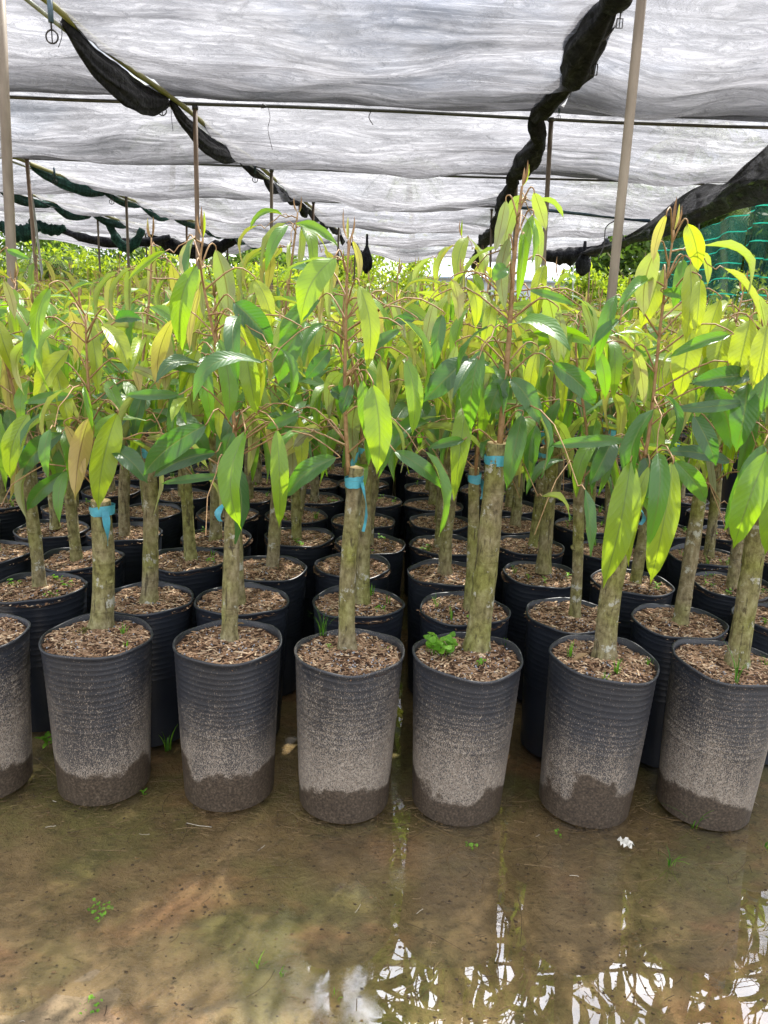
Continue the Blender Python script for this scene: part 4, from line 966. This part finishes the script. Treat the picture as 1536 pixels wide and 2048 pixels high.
# ------------------------------------------------------------------ background
def tree_leaf_mat(name, c0, c1, tr):
    M = Mat(name); r, g, b = M.attr(); c = M.ramp(b, [(0, c0), (1, c1)])
    p = M.pbr(c, .5, .3); t = M.n('ShaderNodeBsdfTranslucent'); M.l(M.mix(1, c, tr, 'MULTIPLY'), t.inputs['Color']); return M.done(M.mixs(.4, p, t.outputs[0]))
m_bush = tree_leaf_mat('bush_leaf', (.10, .17, .016), (.27, .36, .04), (2.2, 2.0, .8))
m_tree = tree_leaf_mat('tree_leaf', (.04, .085, .02), (.11, .18, .04), (2.0, 2.0, .8))
m_palm = tree_leaf_mat('palm_leaf', (.035, .07, .022), (.12, .17, .05), (2.0, 2.0, .8))
def leafcloud(mb, rg, c, rad, n, size):
    cl = [(Vector((rg.gauss(0, .45)*rad[0], rg.gauss(0, .45)*rad[1], rg.uniform(-.85, .9)*rad[2])), rg.uniform(.25, .5)) for _ in range(14)]
    vs_ = []; at = []; fs = []
    for i in range(n):
        cc, cr_ = cl[rg.randrange(14)]; p = c+cc+Vector((rg.gauss(0, .5)*cr_*rad[0], rg.gauss(0, .5)*cr_*rad[1], rg.gauss(0, .5)*cr_*rad[2]))
        a = rvec(rg).normalized()*size*rg.uniform(.6, 1.3); b = a.cross(rvec(rg)).normalized()*a.length*.42; v = rg.random(); k = len(vs_)
        vs_ += [tuple(p-a), tuple(p-b*1.0), tuple(p+a), tuple(p+b)]; fs.append((k, k+1, k+2, k+3)); at += [(.5, .5, v)]*4
    mb.add(vs_, fs, at)
def tree(x, y, h, w_, mat, name, lab, cat, group, seed, n=2600, size=.13, trunk_r=.12, low=.25):
    rg = random.Random(seed); root = empty(name, (x, y, 0)); tag(root, lab, cat, group)
    tb_ = MB(); tb_.tube([(0, 0, -.1), (rg.uniform(-.1, .1), 0, h*.35), (rg.uniform(-.2, .2), 0, h*.7)], [trunk_r, trunk_r*.75, trunk_r*.35], 8, lump=.2)
    for _ in range(6):
        a = rg.uniform(0, 6.28); z0 = h*rg.uniform(.2, .5); tb_.tube([(0, 0, z0), (math.cos(a)*w_*.3, math.sin(a)*w_*.3, z0+h*.15), (math.cos(a)*w_*.6, math.sin(a)*w_*.6, z0+h*.3)], [trunk_r*.45, trunk_r*.3, trunk_r*.12], 6)
    tb_.build('trunk', bark, root)
    cr_ = MB(); leafcloud(cr_, rg, Vector((0, 0, h*(low+1)/2)), (w_, w_*.8, h*(1-low)/2), n, size); cr_.build('crown', mat, root, smooth=False)
def palm(x, y, h, lab, seed, n=20, fl=2.6):
    rg = random.Random(seed); root = empty('palm_tree', (x, y, 0)); tag(root, lab, 'palm', 'palms beyond the nursery')
    tb_ = MB(); lx = rg.uniform(-.8, .8); tb_.tube([(0, 0, -.1), (lx*.2, 0, h*.35), (lx*.6, 0, h*.7), (lx, 0, h)], [.2, .15, .13, .12], 9, lump=.1); tb_.build('trunk', bark, root)
    mb = MB()
    for i in range(n):
        a = i*2.4+rg.uniform(-.2, .2); e = rg.uniform(-.1, 1.25); o = Vector((math.cos(a), math.sin(a), 0)); L_ = fl*rg.uniform(.8, 1.1); pts = []
        for s in range(12): q = s/11; pts.append(Vector((lx, 0, h))+o*(L_*q*(math.cos(e*.8)))+Z*(L_*(math.sin(e)*q-.85*q*q)))
        v = rg.random(); mb.tube(pts, .018, 4, attr=(.5, .5, v))
        for s in range(22):
            q = .08+.9*s/22; k_ = q*11; i0 = min(int(k_), 10); p = pts[i0].lerp(pts[i0+1], k_-i0); t = (pts[i0+1]-pts[i0]).normalized()
            for sg in (-1, 1):
                sd_ = o.cross(Z)*sg; ll = .62*math.sin(math.pi*(.12+.85*q))+.1; e_ = p+(sd_*.75+t*.55-Z*rg.uniform(.35, .9)).normalized()*ll
                mb.add([tuple(p-t*.03), tuple(p+t*.03), tuple(e_)], [(0, 1, 2)], [(.5, .5, v)]*3)
    mb.build('fronds', m_palm, root, smooth=False)
def gx(px, Y): return at_y(px, 560, Y).x
rgb_ = random.Random(9)
BUSH = [(30, 24, 3.0, 2.2), (110, 26, 3.2, 2.4), (190, 23.5, 2.7, 2.0), (270, 25, 2.9, 2.2), (350, 24, 2.6, 1.9), (430, 26, 2.8, 2.1), (500, 24.5, 2.6, 1.9), (570, 27, 3.1, 2.2), (640, 24, 2.7, 1.9), (705, 30, 4.4, 2.0), (755, 27, 4.2, 2.0), (805, 28, 3.5, 1.5), (1110, 22, 2.3, 1.3), (1185, 23.5, 2.9, 1.5), (1262, 22, 2.3, 1.2), (1330, 24, 2.7, 1.6), (1420, 22, 2.5, 1.6), (1500, 23, 2.8, 1.8)]
for i, (px, Y, h, wd) in enumerate(BUSH):
    tree(gx(px, Y), Y, h, wd, m_bush, 'bush', f'bright green bush beyond the shade roof, {ORD[i+1]} counting from the left', 'bush', 'bright bushes beyond the nursery', 200+i, 3400, .10, .06, .05)
TREES = [(20, 31, 5.2, 2.8), (120, 34, 4.4, 2.6), (260, 36, 4.6, 3.2), (420, 36, 4.2, 3), (560, 40, 4.6, 3.4), (660, 44, 4.6, 3.2), (1215, 30, 5.0, 2.2), (1290, 28, 6, 2.6), (1380, 30, 6.5, 2.8), (1470, 27, 6.5, 2.6), (1560, 26, 6.0, 2.6)]
for i, (px, Y, h, wd) in enumerate(TREES):
    tree(gx(px, Y), Y, h, wd, m_tree, 'tree', f'dark green tree in the back tree line, {ORD[i+1]} counting from the left', 'tree', 'dark trees behind the bushes', 300+i, 3200, .17, .14, .15)
for i, (px, Y, h) in enumerate([(105, 24, 2.3), (190, 25, 2.2), (335, 38, 9.3), (432, 40, 6.9), (575, 42, 4.6), (835, 42, 9.0), (1020, 38, 6.8), (1180, 33, 6.9), (1325, 30, 8.1), (1395, 28, 6.0), (1465, 26, 5.0), (1530, 27, 7.0)]):
    palm(gx(px, Y), Y, h, f'palm tree beyond the nursery, {ORD[i+1]} counting from the left', 400+i)
# warehouse
mb = MB(); A = at_y(850, 548, 60); B = at_y(1100, 548, 60); W0 = B.x-A.x+6
root = empty('warehouse', (A.x, 60, 0)); tag(root, 'low pale blue warehouse far behind the saplings', 'building')
m_wall = m_simple('pale_wall', (.42, .50, .60), (.5, .57, .66), 1, .7); m_roof = m_simple('blue_roof', (.22, .30, .40), (.30, .38, .48), 2, .5, .5, .2, .01, (8, 1, 1))
mb.box((W0/2, 6, 2.35), (W0, 12, 4.7)); mb.build('wall', m_wall, root, smooth=False)
mb = MB(); mb.add([(-.6, -.6, 4.6), (W0+.6, -.6, 4.6), (W0+.6, 6, 6.2), (-.6, 6, 6.2), (-.6, 12.6, 4.6), (W0+.6, 12.6, 4.6), (-.6, -.6, 4.72), (W0+.6, -.6, 4.72), (W0+.6, 6, 6.32), (-.6, 6, 6.32), (-.6, 12.6, 4.72), (W0+.6, 12.6, 4.72)],
   [(0, 1, 2, 3), (3, 2, 5, 4), (6, 9, 8, 7), (9, 10, 11, 8), (0, 6, 7, 1), (4, 5, 11, 10), (0, 3, 9, 6), (3, 4, 10, 9), (1, 7, 8, 2), (2, 8, 11, 5)]); mb.build('roof', m_roof, root, smooth=False)
# ------------------------------------------------------------------ litter, seedlings on the mud
def mud_bits():
    rg = random.Random(31); mb = MB()
    for _ in range(5200):
        x = rg.uniform(-1.3, 1.3); y = .95+1.1*rg.random(); k = mnoise.noise(Vector((x*3, y*3, 7)))+.5*mnoise.noise(Vector((x*11, y*11, 2)))
        if rg.random() > .25+1.6*max(0, k): continue
        r = rg.uniform(.0012, .0042); z = -.004+rg.uniform(-.003, .003); a = rg.uniform(0, 6.28); pts = []
        for j in range(5): b = a+j*1.257; q = r*rg.uniform(.5, 1.4); pts.append((x+math.cos(b)*q*1.4, y+math.sin(b)*q, z))
        pts.append((x, y, z+r*.7)); mb.add(pts, [(j, (j+1) % 5, 5) for j in range(5)], [(.5, .5, rg.choice((0, .05, .1, .3, .45)))]*6)
    tag(mb.build('mud_crumbs', m_litter, smooth=False), 'dark crumbs of mud and algae scattered on the flooded ground', 'mud', kind='stuff')
mud_bits()
def litter():
    rg = random.Random(3); mb = MB()
    for _ in range(2600):
        x = rg.uniform(-1.6, 1.6); y = 1.0+1.15*rg.random()**.8; z = rg.uniform(-.003, .004)
        if rg.random() < .5: y = rg.gauss(1.90, .10)
        Ln = rg.uniform(.004, .016) if rg.random() < .90 else rg.uniform(.03, .08); a = rg.uniform(0, 3.14) if rg.random() < .5 else rg.gauss(.2, .5); wd = rg.uniform(.0004, .0010); v = rg.uniform(0, .62) if rg.random() < .985 else .95
        dx, dy = math.cos(a), math.sin(a); cv = rg.uniform(-.25, .25)
        pts = [Vector((x+dx*Ln*t-dy*Ln*cv*t*t, y+dy*Ln*t+dx*Ln*cv*t*t, z+rg.uniform(0, .002))) for t in (-1, -.5, 0, .5, 1)]
        mb.tube(pts, wd, 4, attr=(.5, .5, v), cap=False)
    tag(mb.build('straw_litter', m_litter), 'bits of straw and dry twigs lying in the shallow water', 'litter', kind='stuff')
litter()
def ground_weed(px, py, kind, lab, *a):
    c = at_z(px, py, -.003); mb = MB(); rg = random.Random(int(px))
    {'g': grass_blades, 'c': clover, 's': sprig}[kind](mb, Vector((0, 0, -.004)), rg, *a)
    o = mb.build('seedling', m_weed, None, True, c); tag(o, lab, 'weed', 'small weeds growing out of the mud')
ground_weed(1340, 1728, 'g', 'pale grass tuft with white roots in front of the right pots', 7, .07, .9, .0022)
ground_weed(1385, 1655, 'g', 'long bladed grass leaning against the rightmost front pot', 6, .10, 1.1, .0016)
ground_weed(943, 1690, 'c', 'tiny bright clover floating on the water', 6, .010, .008, .006)
ground_weed(1117, 1666, 'c', 'tiny clover right of the clover pot foot', 5, .012, .006, .005)
ground_weed(97, 1495, 's', 'leafy weed between the two leftmost front pots', 9, .05, .035)
ground_weed(335, 1500, 'g', 'grass tuft behind the gap right of the stout trunk pot', 5, .11, .5, .004)
ground_weed(287, 1590, 's', 'little green sprout at the foot of the stout trunk pot', 5, .02, .014)
ground_weed(205, 1815, 'c', 'patch of tiny green clover in the mud on the left', 26, .03, .008, .004)
ground_weed(515, 1930, 'g', 'small grass sprout in the lower middle puddle', 6, .03, .8, .0012)
ground_weed(560, 1945, 'g', 'small grass sprout right beside another in the puddle', 6, .035, .8, .0012)
ground_weed(180, 2008, 'c', 'patch of clover at the lower left corner', 16, .02, .008, .005)
ground_weed(670, 1990, 'g', 'grass sprout near the bottom of the photo middle', 5, .03, .8, .0012)
ground_weed(1530, 1690, 'g', 'grass sprout at the right edge below the pots', 5, .04, .5, .0016)
# paper scrap
c = at_z(1252, 1690, .004); mb = MB(); rg = random.Random(4); vs_ = []
for j in range(5):
    for i in range(6): vs_.append(((i-2.5)*.008+rg.uniform(-.002, .002), (j-2)*.009+rg.uniform(-.002, .002), .006+rg.uniform(-.005, .008)))
mb.add(vs_, [(j*6+i, j*6+i+1, (j+1)*6+i+1, (j+1)*6+i) for j in range(4) for i in range(5) if (i, j) not in ((0, 0), (4, 3), (4, 0))])
m_scrap = m_simple('pale_scrap', (.45, .43, .38), (.7, .68, .62), 60, .7)
tag(mb.build('crumpled_scrap', m_scrap, None, False, c), 'crumpled whitish scrap lying in the water before the scarred trunk pot', 'scrap')
